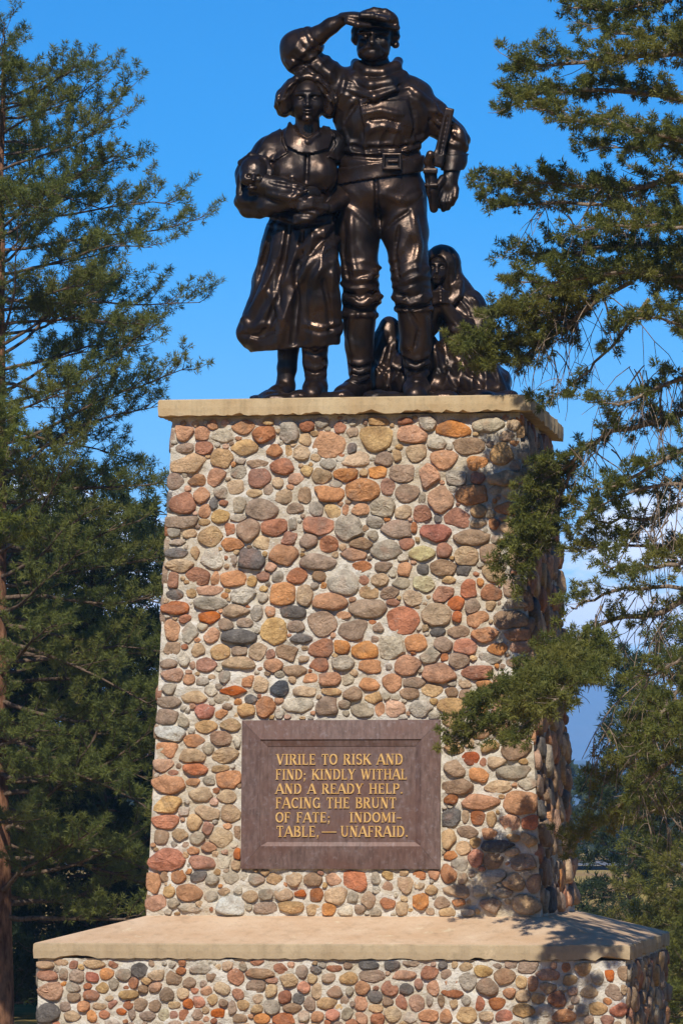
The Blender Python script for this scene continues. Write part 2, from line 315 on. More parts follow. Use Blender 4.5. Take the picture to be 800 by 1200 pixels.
def outlines(st, m=18, gap=.006, seed=3, bound=None):
    """a closed outline for each stone: an uneven ellipse that stops short of its neighbours"""
    rs = np.random.default_rng(seed); A = np.array([s[:4] for s in st]); res = []
    for i, s in enumerate(st):
        x, z, a, c, _ = s
        near = np.where((np.abs(A[:, 0]-x) < A[:, 2]+a+.05) & (np.abs(A[:, 1]-z) < A[:, 3]+c+.05))[0]; near = near[near != i]
        th = np.linspace(0, 2*math.pi, m, endpoint=False) + rs.uniform(0, .3)
        nf = rs.integers(4, 8); fa = (np.arange(nf) + rs.uniform(-.28, .28, nf))*2*math.pi/nf + rs.uniform(0, 6.28)
        fd = rs.uniform(.60, 1.12, nf); dd_ = np.cos(th[:, None]-fa[None])
        rad = np.where(dd_ > .15, fd[None]/np.maximum(dd_, .15), 9).min(1)
        rnd_ = rs.choice([rs.uniform(-.25, .1), rs.uniform(.0, .4)])
        tmax = 1.14*(rnd_ + (1-rnd_)*np.minimum(rad, 1.28)) * (1+rs.normal(0, .018, m))
        ts = np.linspace(.05, 1, 24)
        T = tmax[:, None]*ts[None]
        X = x + a*np.cos(th)[:, None]*T; Z = z + c*np.sin(th)[:, None]*T
        di = T
        ok = np.ones_like(T, bool)
        for j in near:
            dj = np.sqrt(((X-A[j, 0])/A[j, 2])**2 + ((Z-A[j, 1])/A[j, 3])**2)
            g = gap/min(A[j, 2], A[j, 3])
            ok &= (di + g < dj)
        ok[:, 0] = True
        k = np.argmin(np.concatenate([ok, np.zeros((m, 1), bool)], 1), axis=1)-1
        r = T[np.arange(m), np.maximum(k, 0)]
        sm = rs.uniform(3, 12); r = (np.roll(r, 1)+sm*r+np.roll(r, -1))/(sm+2)
        P = np.stack([x + a*np.cos(th)*r, z + c*np.sin(th)*r], 1)
        if bound is not None: P = bound(P)
        res.append(P)
    return res
def stone_shape(P, depth, rs, kind):
    """low dome on outline P (m,2), local to its centre: rings from the wall outwards; returns verts (x, out, z), faces"""
    m = len(P); c = P.mean(0); Q = P-c
    sz = np.array([np.ptp(Q[:, 0]), np.ptp(Q[:, 1])])/2+1e-4
    flat = rs.uniform(0, 1)
    rings = [(1.0, -.035, 0), (1.0, .18, 0), (.96, .52+.12*flat, 0), (.86, .80+.12*flat, 1), (.62, .94+.05*flat, 1), (.32, 1.0, 1)]
    pl = [(rs.uniform(0, 6.28), rs.uniform(.25, .9), rs.uniform(.75, 1.15)) for _ in range(rs.integers(1, 4))]
    def cut(x, z, h):
        u, w = x/sz[0], z/sz[1]
        for a_, g_, o_ in pl: h = min(h, depth*(o_ - g_*(u*math.cos(a_)+w*math.sin(a_))*.75))
        return max(h, depth*.12)
    V = []
    for q, (s, h, on) in enumerate(rings):
        nz = rs.normal(0, .05*depth, m)*on
        for i in range(m):
            x, z = Q[i]*s
            hh = h if q == 0 else cut(x, z, h*depth)+nz[i]
            V.append((x, hh, z))
    V.append((0, cut(0, 0, depth*1.02), 0)); F = []
    for q in range(len(rings)-1):
        for i in range(m):
            j = (i+1) % m; F.append((q*m+i, q*m+j, (q+1)*m+j, (q+1)*m+i))
    q = len(rings)-1
    for i in range(m): F.append((q*m+i, q*m+(i+1) % m, len(V)-1))
    return c, V, F
PLAQ = [on_front(284.5, 844.5), on_front(516, 1018.5)]
def bound_shaft(P):
    P = P.copy()
    for i in range(len(P)):
        w, _ = shaft_half(P[i, 1]); P[i, 0] = min(max(P[i, 0], -w-.02), w+.012)
    P[:, 1] = np.clip(P[:, 1], ZB+.004, ZT-.01)
    # keep clear of the plaque
    inside = (P[:, 0] > PLAQ[0][0]-.01) & (P[:, 0] < PLAQ[1][0]+.01) & (P[:, 1] > PLAQ[1][1]-.01) & (P[:, 1] < PLAQ[0][1]+.01)
    for i in np.where(inside)[0]:
        x, z = P[i]
        dl, dr, dd, du = x-PLAQ[0][0]+.01, PLAQ[1][0]+.01-x, z-PLAQ[1][1]+.01, PLAQ[0][1]+.01-z
        k = int(np.argmin([dl, dr, dd, du])); v = [dl, dr, dd, du][k]
        if k == 0: P[i, 0] -= v
        elif k == 1: P[i, 0] += v
        elif k == 2: P[i, 1] -= v
        else: P[i, 1] += v
    return P
def bound_base(P):
    P = P.copy(); P[:, 0] = np.clip(P[:, 0], -WL-.015, WL+.015); P[:, 1] = np.clip(P[:, 1], .0, ZP-THP-.008); return P
st_shaft = parse(SHAFT_STONES, on_front)
n_listed = len(st_shaft)
notplaq = lambda x, z, a, c: not (PLAQ[0][0]-a*.7 < x < PLAQ[1][0]+a*.7 and PLAQ[1][1]-c*.7 < z < PLAQ[0][1]+c*.7) and abs(x) < shaft_half(z)[0]-a*.8
st_shaft = fill(st_shaft, -WB, WB, ZB, ZT, .022, .075, 9000, 5, list('ttgpkobyrp'), notplaq)
BASE_STONES = """
54 1131 20 9 t;55 1143 22 12 r;75 1141 10 14 g;73 1127 18 9 t;90 1143 16 14 b;109 1145 14 13 R;126 1141 16 12 o;145 1142 18 13 g;163 1137 19 14 d;184 1142 19 13 t;60 1162 33 20 k;85 1157 15 12 g;56 1186 26 23 d;86 1168 14 10 b;107 1167 18 12 r;98 1179 14 13 o;78 1180 14 10 b;118 1179 14 9 t;130 1171 12 9 t;150 1165 20 10 y;156 1152 10 13 r;132 1175 11 15 r;151 1177 12 11 r;165 1178 15 14 b;182 1157 15 12 o;196 1165 16 14 b;215 1165 14 13 y;224 1175 16 13 O;204 1178 14 10 y;193 1190 14 14 Y;203 1190 11 10 r;216 1189 12 12 r;143 1186 12 9 O;107 1191 13 12 o;174 1190 18 10 b;84 1191 18 14 t;203 1148 20 15 b;222 1151 14 12 b;212 1138 12 9 r;110 1130 26 9 t;134 1131 12 8 r;
300 1127 16 9 r;276 1146 20 19 r;305 1140 32 13 b;300 1156 26 15 b;319 1149 15 8 r;330 1136 17 11 r;338 1150 22 16 y;318 1160 15 16 y;356 1158 16 14 O;333 1169 16 15 r;230 1174 20 14 O;256 1187 16 12 O;260 1158 18 15 y;279 1165 13 12 r;272 1182 11 15 b;248 1144 14 11 b;319 1181 20 18 g;342 1181 20 11 b;350 1170 13 12 d;363 1176 13 15 b;393 1161 20 14 b;383 1176 22 12 t;408 1146 20 16 t;384 1146 17 12 t;370 1162 11 17 t;390 1189 15 13 O;371 1192 14 12 o;333 1193 28 13 O;308 1193 18 12 o;407 1187 12 16 g;237 1136 22 11 g;302 1170 12 12 t;302 1182 13 10 t;280 1193 16 12 b;366 1147 10 12 y;354 1139 11 13 b;370 1136 11 8 d;392 1134 15 8 r;410 1162 10 10 g;231 1189 14 13 b;
431 1131 22 10 d;459 1130 19 12 d;480 1128 16 9 b;503 1140 21 14 r;471 1143 27 11 o;436 1143 26 12 b;518 1130 11 10 d;545 1134 17 12 y;566 1137 20 14 y;598 1130 16 11 b;592 1145 26 22 b;548 1148 18 22 g;456 1158 19 16 r;424 1158 15 15 o;439 1168 16 14 d;476 1160 15 12 d;490 1154 9 12 r;507 1158 16 17 o;529 1152 13 13 o;571 1157 24 20 b;530 1164 26 10 r;454 1173 11 10 b;423 1176 13 17 o;471 1175 12 19 r;488 1176 18 19 k;517 1172 9 14 b;503 1172 9 14 g;531 1176 10 11 t;562 1175 11 17 O;582 1176 20 15 r;597 1163 13 10 o;461 1188 20 16 y;502 1190 24 14 o;522 1191 15 14 o;545 1190 22 18 y;589 1191 17 16 R;569 1191 16 11 t;441 1182 16 10 t;424 1192 15 13 o;480 1192 17 10 p;
617 1132 22 14 b;641 1143 24 12 o;610 1150 16 14 y;641 1157 20 16 t;624 1152 14 16 k;611 1167 16 12 y;631 1169 14 12 t;652 1170 20 18 r;668 1148 20 14 y;614 1184 22 15 t;639 1184 20 14 p;660 1190 26 14 o;683 1137 20 14 t;699 1145 20 16 p;714 1142 13 13 O;690 1163 26 18 t;725 1183 22 13 R;720 1162 20 16 b;700 1182 22 14 t;682 1183 16 14 g;729 1140 12 16 b;730 1160 10 12 t
"""
st_base = parse(BASE_STONES, on_base)
st_base = fill(st_base, -WL, WL, .0, ZP-THP-.01, .026, .075, 6000, 6, list('ttgpkobyrpbrb'), None)
ol_s = outlines(st_shaft, 20, .004, 3, bound_shaft); ol_b = outlines(st_base, 14, .0045, 4, bound_base)
SLOPE = (DT-DB)/(ZT-ZB)
items = []
def area(P): x, z = P[:, 0], P[:, 1]; return abs(np.dot(x, np.roll(z, 1))-np.dot(z, np.roll(x, 1)))/2
for P, s in zip(ol_s, st_shaft): items.append(['s', P, s[4], area(P)])
for P, s in zip(ol_b, st_base): items.append(['b', P, s[4], area(P) if s[1] > .60 else area(P)*.01])
order = sorted(range(len(items)), key=lambda i: -items[i][3]); single = set(order[:300])
rs_ = np.random.default_rng(21)
class Joined:
    def __init__(self): self.V, self.F, self.M = [], [], []
    def add(self, V, F, mi): o = len(self.V); self.V.extend(V); self.F.extend([tuple(i+o for i in f) for f in F]); self.M.extend([mi]*len(F))
    def build(self, name, parent):
        ob = mesh_obj(name, self.V, self.F, [STONE[c] for c in CODES], parent); ob.data.polygons.foreach_set('material_index', np.array(self.M, np.int32)); ob['kind'] = 'stuff'; return ob
js, jb = Joined(), Joined()
for i, (w_, P, code, ar) in enumerate(items):
    if ar < 2e-5: continue
    depth = min(.066, .016+.23*math.sqrt(ar)) * rs_.uniform(.5, 1.3)
    c, V, F = stone_shape(P, depth, rs_, w_)
    par, J = (shaft, js) if w_ == 's' else (base, jb)
    x, z = c
    y = -(DB + SLOPE*(z-ZB)) if w_ == 's' else -DL
    sl = SLOPE if w_ == 's' else 0
    V2 = [(vx, -vo - sl*vz, vz) for vx, vo, vz in V]
    if i in single: mesh_obj('stone', V2, F, STONE[code], par, smooth=rs_.uniform() > .3, loc=(x, y, z))
    else: J.add([(x+a_, y+b_, z+c_) for a_, b_, c_ in V2], F, CODES.index(code))
# right-hand and left-hand faces, seen edge-on: rougher, joined
def side_face(sgn, J, half, d0, d1, z0, z1, r0, r1, n, seed, deep):
    st = fill([], -d0, d0, z0, z1, r0, r1, n, seed, list('ttgbbkobrdb'), None)
    for P, s in zip(outlines(st, 10, .006, seed), st):
        if area(P) < 2e-5: continue
        P = P.copy(); P[:, 1] = np.clip(P[:, 1], z0+.004, z1-.01)
        depth = min(deep, .018+.2*math.sqrt(area(P)))*rs_.uniform(.6, 1.3)
        c, V, F = stone_shape(P, depth, rs_, 's'); y, z = c
        w, d = half(z)
        if abs(y) > d: continue
        out_ = []
        for vy, vo, vz in V:
            wv, dv = half(z+vz); out_.append((sgn*(wv+vo), min(max(y+vy, -dv-.01), dv+.01)*1.0, z+vz))
        if sgn < 0: F = [f[::-1] for f in F]
        J.add(out_, F, CODES.index(s[4]))
side_face(1, js, shaft_half, DB, DB, ZB, ZT, .05, .17, 5000, 31, .07)
side_face(-1, js, shaft_half, DB, DB, ZB, ZT, .08, .17, 2000, 32, .022)
side_face(1, jb, lambda z: (WL, DL), DL, DL, .0, ZP-THP-.01, .045, .13, 4000, 33, .06)
side_face(-1, jb, lambda z: (WL, DL), DL, DL, .0, ZP-THP-.01, .08, .15, 1500, 34, .05)
js.build('small_stones', shaft); jb.build('small_stones', base)
# ------------------------------------------------------------------ the bronze figures, modelled as blended solids
# working units: photo pixels (1 px is about 8.5 mm here); x to the right, y downwards, w away from the viewer
class Solid:
    def __init__(self, lo, hi, h=1.25):
        self.lo, self.h = np.array(lo, float), h
        self.ax = [np.arange(lo[i], hi[i]+h, h, dtype=np.float32) for i in range(3)]
        self.D = np.full([len(a) for a in self.ax], 12.0, np.float32)
    def box(self, lo, hi):
        s = []
        for i in range(3):
            a = max(0, int((lo[i]-self.lo[i])/self.h)); b = min(len(self.ax[i]), int((hi[i]-self.lo[i])/self.h)+2); s.append(slice(a, max(a, b)))
        return tuple(s)
    def grid(self, s):
        return self.ax[0][s[0]][:, None, None], self.ax[1][s[1]][None, :, None], self.ax[2][s[2]][None, None, :]
    def put(self, s, d, k, op):
        A = self.D[s]
        if op == 'u':
            if k > 0:
                h = np.maximum(k-np.abs(A-d), 0)/k; self.D[s] = np.minimum(A, d)-h*h*k*.25
            else: self.D[s] = np.minimum(A, d)
        elif op == 's':
            d = -d
            if k > 0:
                h = np.maximum(k-np.abs(A-d), 0)/k; self.D[s] = np.maximum(A, d)+h*h*k*.25
            else: self.D[s] = np.maximum(A, d)
        elif op == 'i': self.D[s] = np.maximum(A, d)
    def cap(self, a, b, ra, rb, k=4, op='u', fl=1.0):
        a, b = np.array(a, float), np.array(b, float); R = max(ra, rb)+k+6
        lo = np.minimum(a, b)-R; hi = np.maximum(a, b)+R
        if fl > 1: lo[2] -= R*(fl-1); hi[2] += R*(fl-1)
        s = self.box(lo, hi)
        if 0 in self.D[s].shape: return self
        X, Y, Z = self.grid(s); ba = b-a; n = float((ba**2).sum())+1e-9
        px, py, pz = X-a[0], Y-a[1], (Z-a[2])
        t = np.clip((px*ba[0]+py*ba[1]+pz*ba[2])/n, 0, 1)
        d = np.sqrt((px-t*ba[0])**2+(py-t*ba[1])**2+((pz-t*ba[2])/fl)**2)-(ra+t*(rb-ra))
        self.put(s, (d*min(1, fl)).astype(np.float32), k, op); return self
    def chain(self, pts, k=4, op='u', fl=1.0):
        for p, q in zip(pts[:-1], pts[1:]): self.cap(p[:3], q[:3], p[3], q[3], k, op, fl)
        return self
    def ell(self, c, r, k=5, op='u', rot=None):
        c, r = np.array(c, float), np.array(r, float); R = r.max()+k+6
        s = self.box(c-R, c+R)
        if 0 in self.D[s].shape: return self
        X, Y, Z = self.grid(s); x, y, z = X-c[0], Y-c[1], Z-c[2]
        if rot is not None:      # rotation in the picture plane, degrees, clockwise as seen
            ca, sa = math.cos(math.radians(rot)), math.sin(math.radians(rot)); x, y = x*ca+y*sa, -x*sa+y*ca
        k0 = np.sqrt((x/r[0])**2+(y/r[1])**2+(z/r[2])**2); k1 = np.sqrt((x/r[0]**2)**2+(y/r[1]**2)**2+(z/r[2]**2)**2)+1e-6
        d = k0*(k0-1)/k1
        self.put(s, d.astype(np.float32), k, op); return self
    def brick(self, c, r, rad=1.5, k=2, op='u', rot=0, rotw=0):
        c, r = np.array(c, float), np.array(r, float); R = np.linalg.norm(r)+k+6
        s = self.box(c-R, c+R); X, Y, Z = self.grid(s); x, y, z = X-c[0], Y-c[1], Z-c[2]
        ca, sa = math.cos(math.radians(rot)), math.sin(math.radians(rot)); x, y = x*ca+y*sa, -x*sa+y*ca
        if rotw: ca, sa = math.cos(math.radians(rotw)), math.sin(math.radians(rotw)); x, z = x*ca+z*sa, -x*sa+z*ca
        qx, qy, qz = np.abs(x)-r[0]+rad, np.abs(y)-r[1]+rad, np.abs(z)-r[2]+rad
        d = np.sqrt(np.maximum(qx, 0)**2+np.maximum(qy, 0)**2+np.maximum(qz, 0)**2)+np.minimum(np.maximum(qx, np.maximum(qy, qz)), 0)-rad
        self.put(s, d.astype(np.float32), k, op); return self
    def ring(self, c, axis, R, r, k=3):
        """torus round an axis"""
        axis = np.array(axis, float); axis /= np.linalg.norm(axis); e = np.cross(axis, (0.3, .2, 1)); e /= np.linalg.norm(e); f = np.cross(axis, e); c = np.array(c, float)
        pts = [tuple(c+R*(math.cos(a)*e+math.sin(a)*f))+(r,) for a in np.linspace(0, 2*math.pi, 15)]
        return self.chain(pts, k)
    def front(self, x, y):
        i = int(round((x-self.lo[0])/self.h)); j = int(round((y-self.lo[1])/self.h))
        i = min(max(i, 0), self.D.shape[0]-1); j = min(max(j, 0), self.D.shape[1]-1)
        c = np.where(self.D[i, j] < 0)[0]
        return None if len(c) == 0 else float(self.ax[2][c[0]])
    def _line(self, pts, step=5.0):
        out_ = []
        for (x0, y0, r0), (x1, y1, r1) in zip(pts[:-1], pts[1:]):
            n = max(1, int(math.hypot(x1-x0, y1-y0)/step))
            for q in range(n): t = q/n; out_.append((x0+(x1-x0)*t, y0+(y1-y0)*t, r0+(r1-r0)*t))
        out_.append(pts[-1]); return out_
    def fold(self, *pts, k=3.6, cut=False):
        """a ridge (or, with cut, a crease) that runs over the front of the solid along points (x, y, radius)"""
        P = []
        for x, y, r in self._line(pts):
            w = self.front(x, y)
            if w is not None: P.append([x, y, w, r])
        if len(P) < 2: return self
        ws = np.array([p[2] for p in P]); ws = np.convolve(np.pad(ws, 1, 'edge'), [.25, .5, .25], 'valid')
        P = [(p[0], p[1], float(w_)+(p[3]*.62 if not cut else -p[3]*.30), p[3]) for p, w_ in zip(P, ws)]
        return self.chain(P, k, 's' if cut else 'u')
    def crease(self, *pts, k=2.6): return self.fold(*pts, k=k, cut=True)
    def plate(self, poly, t_, k=1.0, wmax=None, soft=1.0):
        """a layer of thickness t_ over the front of the solid inside a drawn outline: a collar, a panel"""
        P = np.array(poly, float); lo = (P[:, 0].min()-8, P[:, 1].min()-8, self.lo[2]); hi = (P[:, 0].max()+8, P[:, 1].max()+8, wmax if wmax is not None else self.ax[2][-1])
        s = self.box(lo, hi); X, Y, Z = self.grid(s); x, y = X[:, :, 0], Y[:, :, 0]; x, y = np.broadcast_arrays(x, y)
        d = np.full(x.shape, 1e9); sg = np.ones(x.shape)
        for i in range(len(P)):
            a, b_ = P[i], P[i-1]; e = b_-a; wx, wy = x-a[0], y-a[1]; t0 = np.clip((wx*e[0]+wy*e[1])/(e@e), 0, 1)
            d = np.minimum(d, (wx-e[0]*t0)**2+(wy-e[1]*t0)**2)
            c1, c2, c3 = y >= a[1], y < b_[1], e[0]*wy > e[1]*wx
            f = (c1 & c2 & c3) | (~c1 & ~c2 & ~c3); sg[f] *= -1
        d2 = sg*np.sqrt(d)
        A = self.D[s]; L_ = np.maximum(A-t_, d2[:, :, None]*soft).astype(np.float32)
        self.put(s, L_, k, 'u'); return self
    def pleats(self, lo, hi, phase, amp, ridge=True, edge=10.0):
        """soft ridged folds inside a box; phase(X, Y, Z) in radians"""
        s = self.box(lo, hi); X, Y, Z = self.grid(s); ph = phase(X, Y, Z); f = (np.abs(np.sin(ph))-.62) if ridge else np.sin(ph)
        m = 1.0
        for A_, l, h_ in ((X, lo[0], hi[0]), (Y, lo[1], hi[1]), (Z, lo[2], hi[2])): m = m*np.clip((A_-l)/edge, 0, 1)*np.clip((h_-A_)/edge, 0, 1)
        self.D[s] += (amp*f*m).astype(np.float32); return self
    def rough(self, amp, scale, seed):
        rs = np.random.default_rng(seed); A = np.zeros_like(self.D)
        X, Y, Z = self.grid((slice(None),)*3)
        for q in range(5):
            f = rs.normal(0, 1, 3); f = f/np.linalg.norm(f)*2*math.pi/(scale*rs.uniform(.7, 1.5)); g = rs.normal(0, 1, 3); g = g/np.linalg.norm(g)*2*math.pi/(scale*rs.uniform(.7, 1.5))
            A += np.sin(f[0]*X+f[1]*Y+f[2]*Z+rs.uniform(0, 6)) * np.sin(g[0]*X+g[1]*Y+g[2]*Z+rs.uniform(0, 6))
        self.D += (A*amp/2.2).astype(np.float32); return self
    def copy(self):
        c = object.__new__(Solid); c.lo, c.h, c.ax, c.D = self.lo, self.h, self.ax, self.D.copy(); return c
    def surface(self, passes=1):
        D = self.D; D[0] = D[-1] = 9; D[:, 0] = D[:, -1] = 9; D[:, :, 0] = D[:, :, -1] = 9
        S = D < 0; n = np.array(D.shape)
        cnt = np.zeros(n-1, np.int8)
        for dx in (0, 1):
            for dy in (0, 1):
                for dz in (0, 1): cnt += S[dx:n[0]-1+dx, dy:n[1]-1+dy, dz:n[2]-1+dz]
        act = np.argwhere((cnt > 0) & (cnt < 8)); ids = np.full(n-1, -1, np.int32); ids[tuple(act.T)] = np.arange(len(act))
        acc = np.zeros((len(act), 3)); num = np.zeros(len(act))
        cor = [(0, 0, 0), (1, 0, 0), (0, 1, 0), (1, 1, 0), (0, 0, 1), (1, 0, 1), (0, 1, 1), (1, 1, 1)]
        val = [D[act[:, 0]+c[0], act[:, 1]+c[1], act[:, 2]+c[2]] for c in cor]
        for a in range(8):
            for b in range(a+1, 8):
                d_ = np.array(cor[b])-np.array(cor[a])
                if np.abs(d_).sum() != 1: continue
                va, vb = val[a], val[b]; m = (va < 0) != (vb < 0)
                t = va[m]/(va[m]-vb[m]); acc[m] += np.array(cor[a])+t[:, None]*d_; num[m] += 1
        V = act + acc/num[:, None]
        Q = []
        for axis in range(3):
            o = [i for i in range(3) if i != axis]
            sl0 = [slice(1, n[i]-1) for i in range(3)]; sl1 = list(sl0); sl0[axis] = slice(0, n[axis]-1); sl1[axis] = slice(1, n[axis])
            a, b = S[tuple(sl0)], S[tuple(sl1)]; E = np.argwhere(a != b); ins = a[tuple(E.T)]
            base_ = E.copy(); base_[:, o[0]] += 1; base_[:, o[1]] += 1
            def cell(du, dv):
                c = base_.copy(); c[:, o[0]] -= du; c[:, o[1]] -= dv; return ids[tuple(c.T)]
            q = np.stack([cell(1, 1), cell(0, 1), cell(0, 0), cell(1, 0)], 1)
            flip = ins if axis != 1 else ~ins
            q[~flip] = q[~flip][:, ::-1]; Q.append(q)
        Q = np.concatenate(Q); Q = Q[(Q >= 0).all(1)]
        for _ in range(passes):
            s_ = np.zeros_like(V); c_ = np.zeros(len(V))
            for i in range(4):
                for j in ((i+1) % 4, (i-1) % 4): np.add.at(s_, Q[:, i], V[Q[:, j]]); np.add.at(c_, Q[:, i], 1)
            V = .5*V+.5*s_/np.maximum(c_, 1)[:, None]
        P = self.lo + V*self.h
        return P, Q

BRONZE, t, b = nmat('dark_bronze')
p = pos(t); n1 = noise(t, 3.2, 5, .6, p); n2 = noise(t, 30, 4, .6, p); n3 = noise(t, 1.1, 3, .5, p)
col = mixrgb(t, rng(t, n1, .35, .68, 0, 1), (.018, .013, .011), (.080, .046, .028))
col = mixrgb(t, rng(t, n3, .5, .7, 0, .5), col, (.036, .028, .024))
t.links.new(col, b.inputs['Base Color']); b.inputs['Metallic'].default_value = .72
t.links.new(rng(t, n1, .32, .68, .42, .24), b.inputs['Roughness'])
b.inputs['Specular IOR Level'].default_value = .6
stv = node(t, 'ShaderNodeMapping', {0: p}); stv.inputs['Scale'].default_value = (14, 14, 1.1)
n7 = noise(t, 1.0, 5, .65, stv.outputs[0]); col = mixrgb(t, rng(t, n7, .56, .70, 0, .45), col, (.090, .074, .056)); t.links.new(col, b.inputs['Base Color'])
bump(t, b, mth(t, 'ADD', n2, mth(t, 'MULTIPLY', noise(t, 110, 3, .6, p), .4)), .22, .012)

SPX = 1/117.6
STX, STY = 0.06, -0.55
statue = empty('bronze_pioneer_statue', (STX, STY, ZTOP), YAW)
tag(statue, 'dark bronze pioneer family group of man, woman with baby and kneeling child', 'statue')
def anchor():
    """the pixel that shows the statue's foot point"""
    d = np.array([STX, STY, ZTOP])-CAM; z = d@FWD; return 400+FPX*(d@RGT)/z, 600-FPX*(d@UPV)/z
AX, AY = anchor(); ZSC = .988
def cast(solid, name, parent, passes=0, dw=0.0, dy=0.0):
    P, Q = solid.surface(passes); P[:, 2] += dw; P[:, 1] += dy
    V = np.stack([(P[:, 0]-AX)*SPX, P[:, 2]*SPX, (AY-P[:, 1])*SPX*ZSC], 1)
    # stones of the lens: things further back look smaller, so they are made that much larger
    k = 1 + V[:, 1]/42.0; V[:, 0] *= k; V[:, 2] = V[:, 2]*k + 0.098*V[:, 1]
    V[:, 2] = np.maximum(V[:, 2], .002)
    me = np_mesh(name, V, Q[:, ::-1], 4, True)
    return link(name, me, BRONZE, parent)
def man():
    S = Solid((318, 22, -72), (560, 484, 62), 1.3)
    # trunk
    S.ell((446, 222, 0), (50, 32, 33), 8).ell((445, 188, 0), (49, 34, 31), 12).ell((446, 136, 2), (55, 48, 36), 14)
    S.chain([(404, 102, 4, 22), (446, 98, 4, 25), (483, 112, 4, 22)], 12)
    S.cap((441, 92, 4), (439, 60, 0), 18, 15, 5)
    # right arm raised, sleeve rolled above the elbow
    S.chain([(404, 106, 2, 25), (376, 86, 0, 22), (352, 64, -4, 20)], 8).chain([(352, 62, -4, 20), (350, 52, -6, 17), (356, 47, -9, 15)], 8).ell((349, 52, -7), (19, 18, 19), 6)
    S.ring((368, 44, -13), (1, -.62, -.3), 12.5, 5, 2.5).ring((362, 48, -11), (1, -.62, -.3), 14, 5, 3).ring((355, 52, -8), (1, -.62, -.3), 14, 5, 4)
    # left arm down to the hip
    S.chain([(482, 116, 4, 24), (506, 136, 8, 19), (528, 156, 12, 17)], 8)
    S.ring((531, 162, 11), (-.1, 1, -.3), 12.5, 5.5, 4).ring((531, 171, 9), (-.1, 1, -.3), 11.5, 5, 3)
    S.chain([(531, 158, 12, 14), (530, 185, 4, 12), (527, 205, -5, 9)], 4)
    S.ell((524, 216, -8), (11, 14, 7), 4)
    for i, (x0, y0, x1, y1, x2, y2) in enumerate(((516, 222, 512, 232, 513, 241), (521, 225, 518, 236, 518, 245), (527, 224, 525, 235, 523, 243), (532, 220, 531, 230, 528, 238))):
        S.chain([(x0, y0, -10, 4.2), (x1, y1, -13, 3.8), (x2, y2, -9, 3.2)], 1.5)
    S.chain([(517, 208, -12, 4.6), (510, 218, -17, 4), (509, 227, -17, 3.2)], 2)
    # legs
    S.chain([(419, 226, 2, 27), (419, 268, -2, 25), (422, 318, -8, 21), (423, 342, -6, 21.5)], 6)
    S.chain([(471, 228, 2, 28), (474, 270, -6, 26), (480, 322, -15, 21.5), (482, 344, -13, 22)], 6)
    S.ell((424, 351, -6), (23.5, 13, 24), 5).ell((481, 346, -13), (22.5, 11, 24), 5)
    # boots
    S.chain([(421, 366, -3, 20), (421, 404, 0, 16.5), (421, 436, 0, 13)], 3)
    S.chain([(485, 362, -10, 21), (486, 404, -5, 18), (487, 434, -2, 14)], 3)
    S.ring((421, 369, -3), (0, 1, 0), 19, 3.5, 2).ring((484, 362, -10), (0, 1, 0), 20, 3.5, 2)
    S.chain([(423, 452, 8, 13), (414, 457, -10, 13), (402, 463, -34, 12)], 4).chain([(487, 452, 6, 14), (487, 456, -16, 15), (486, 464, -44, 13.5)], 4)
    # folds of the shirt
    S.crease((440, 88, 3), (426, 104, 3.5), (404, 140, 2)).fold((462, 92, 5), (440, 108, 6), (412, 118, 4), (402, 126, 2))
    S.fold((470, 90, 5), (458, 106, 5), (432, 118, 4.5)).crease((466, 98, 2.5), (446, 114, 3.2), (424, 122, 2))
    S.fold((418, 86, 4), (410, 104, 5), (398, 122, 4), (393, 140, 3)).fold((404, 92, 4), (400, 110, 4.5), (391, 128, 3))
    S.plate([(420, 114), (446, 117), (476, 115), (482, 140), (480, 166), (429, 168), (425, 140)], 2.0, 1.0, 0)
    S.fold((426, 131, 2), (446, 128, 3), (470, 132, 2)).fold((430, 152, 3), (446, 146, 4), (464, 150, 3)).crease((430, 140, 1.2), (450, 138, 1.6), (466, 142, 1))
    S.fold((486, 110, 4), (496, 136, 5), (494, 160, 3)).crease((480, 116, 2), (486, 140, 2.6), (484, 164, 2)).fold((478, 100, 4), (500, 118, 4), (512, 138, 3))
    # blouse hanging over the belt
    S.fold((392, 158, 4), (412, 168, 6), (446, 170, 6.5), (480, 166, 6), (497, 158, 4)).fold((394, 170, 4), (420, 178, 6), (452, 176, 5), (494, 170, 4))
    S.crease((394, 165, 2), (424, 174, 3), (470, 172, 2.6), (494, 165, 2)).crease((400, 181, 2), (440, 184, 2.4), (492, 178, 2))
    for x0, y0, x1, y1 in ((404, 150, 412, 172), (424, 158, 430, 176), (470, 152, 464, 172), (484, 148, 480, 168)): S.fold((x0, y0, 2), (x1, y1, 3.5))
    # sleeves
    S.fold((392, 92, 4), (372, 70, 5), (352, 56, 4)).crease((384, 98, 2.4), (362, 78, 3), (344, 66, 2)).fold((380, 108, 4), (358, 88, 5), (338, 70, 3)).crease((372, 66, 2), (358, 74, 2.4), (342, 80, 2))
    S.fold((508, 122, 3), (516, 142, 4), (520, 156, 3)).fold((520, 138, 3), (534, 150, 4), (542, 164, 3)).crease((512, 132, 2), (524, 148, 2.4), (528, 160, 2)).crease((502, 140, 2.2), (512, 150, 2.2))
    # trousers
    S.crease((440, 208, 1.6), (441, 236, 2), (443, 262, 3)).fold((452, 228, 4), (474, 236, 5), (492, 226, 3)).fold((400, 236, 3), (416, 248, 3), (434, 266, 2))
    S.crease((484, 244, 1.2), (464, 256, 1.6), (450, 268, 1.6))
    S.fold((412, 252, 3), (412, 290, 4), (416, 320, 3)).crease((404, 260, 1.5), (402, 296, 2), (408, 326, 2)).fold((482, 248, 4), (488, 284, 5), (486, 318, 4)).crease((466, 266, 1.5), (462, 300, 2), (466, 324, 2))
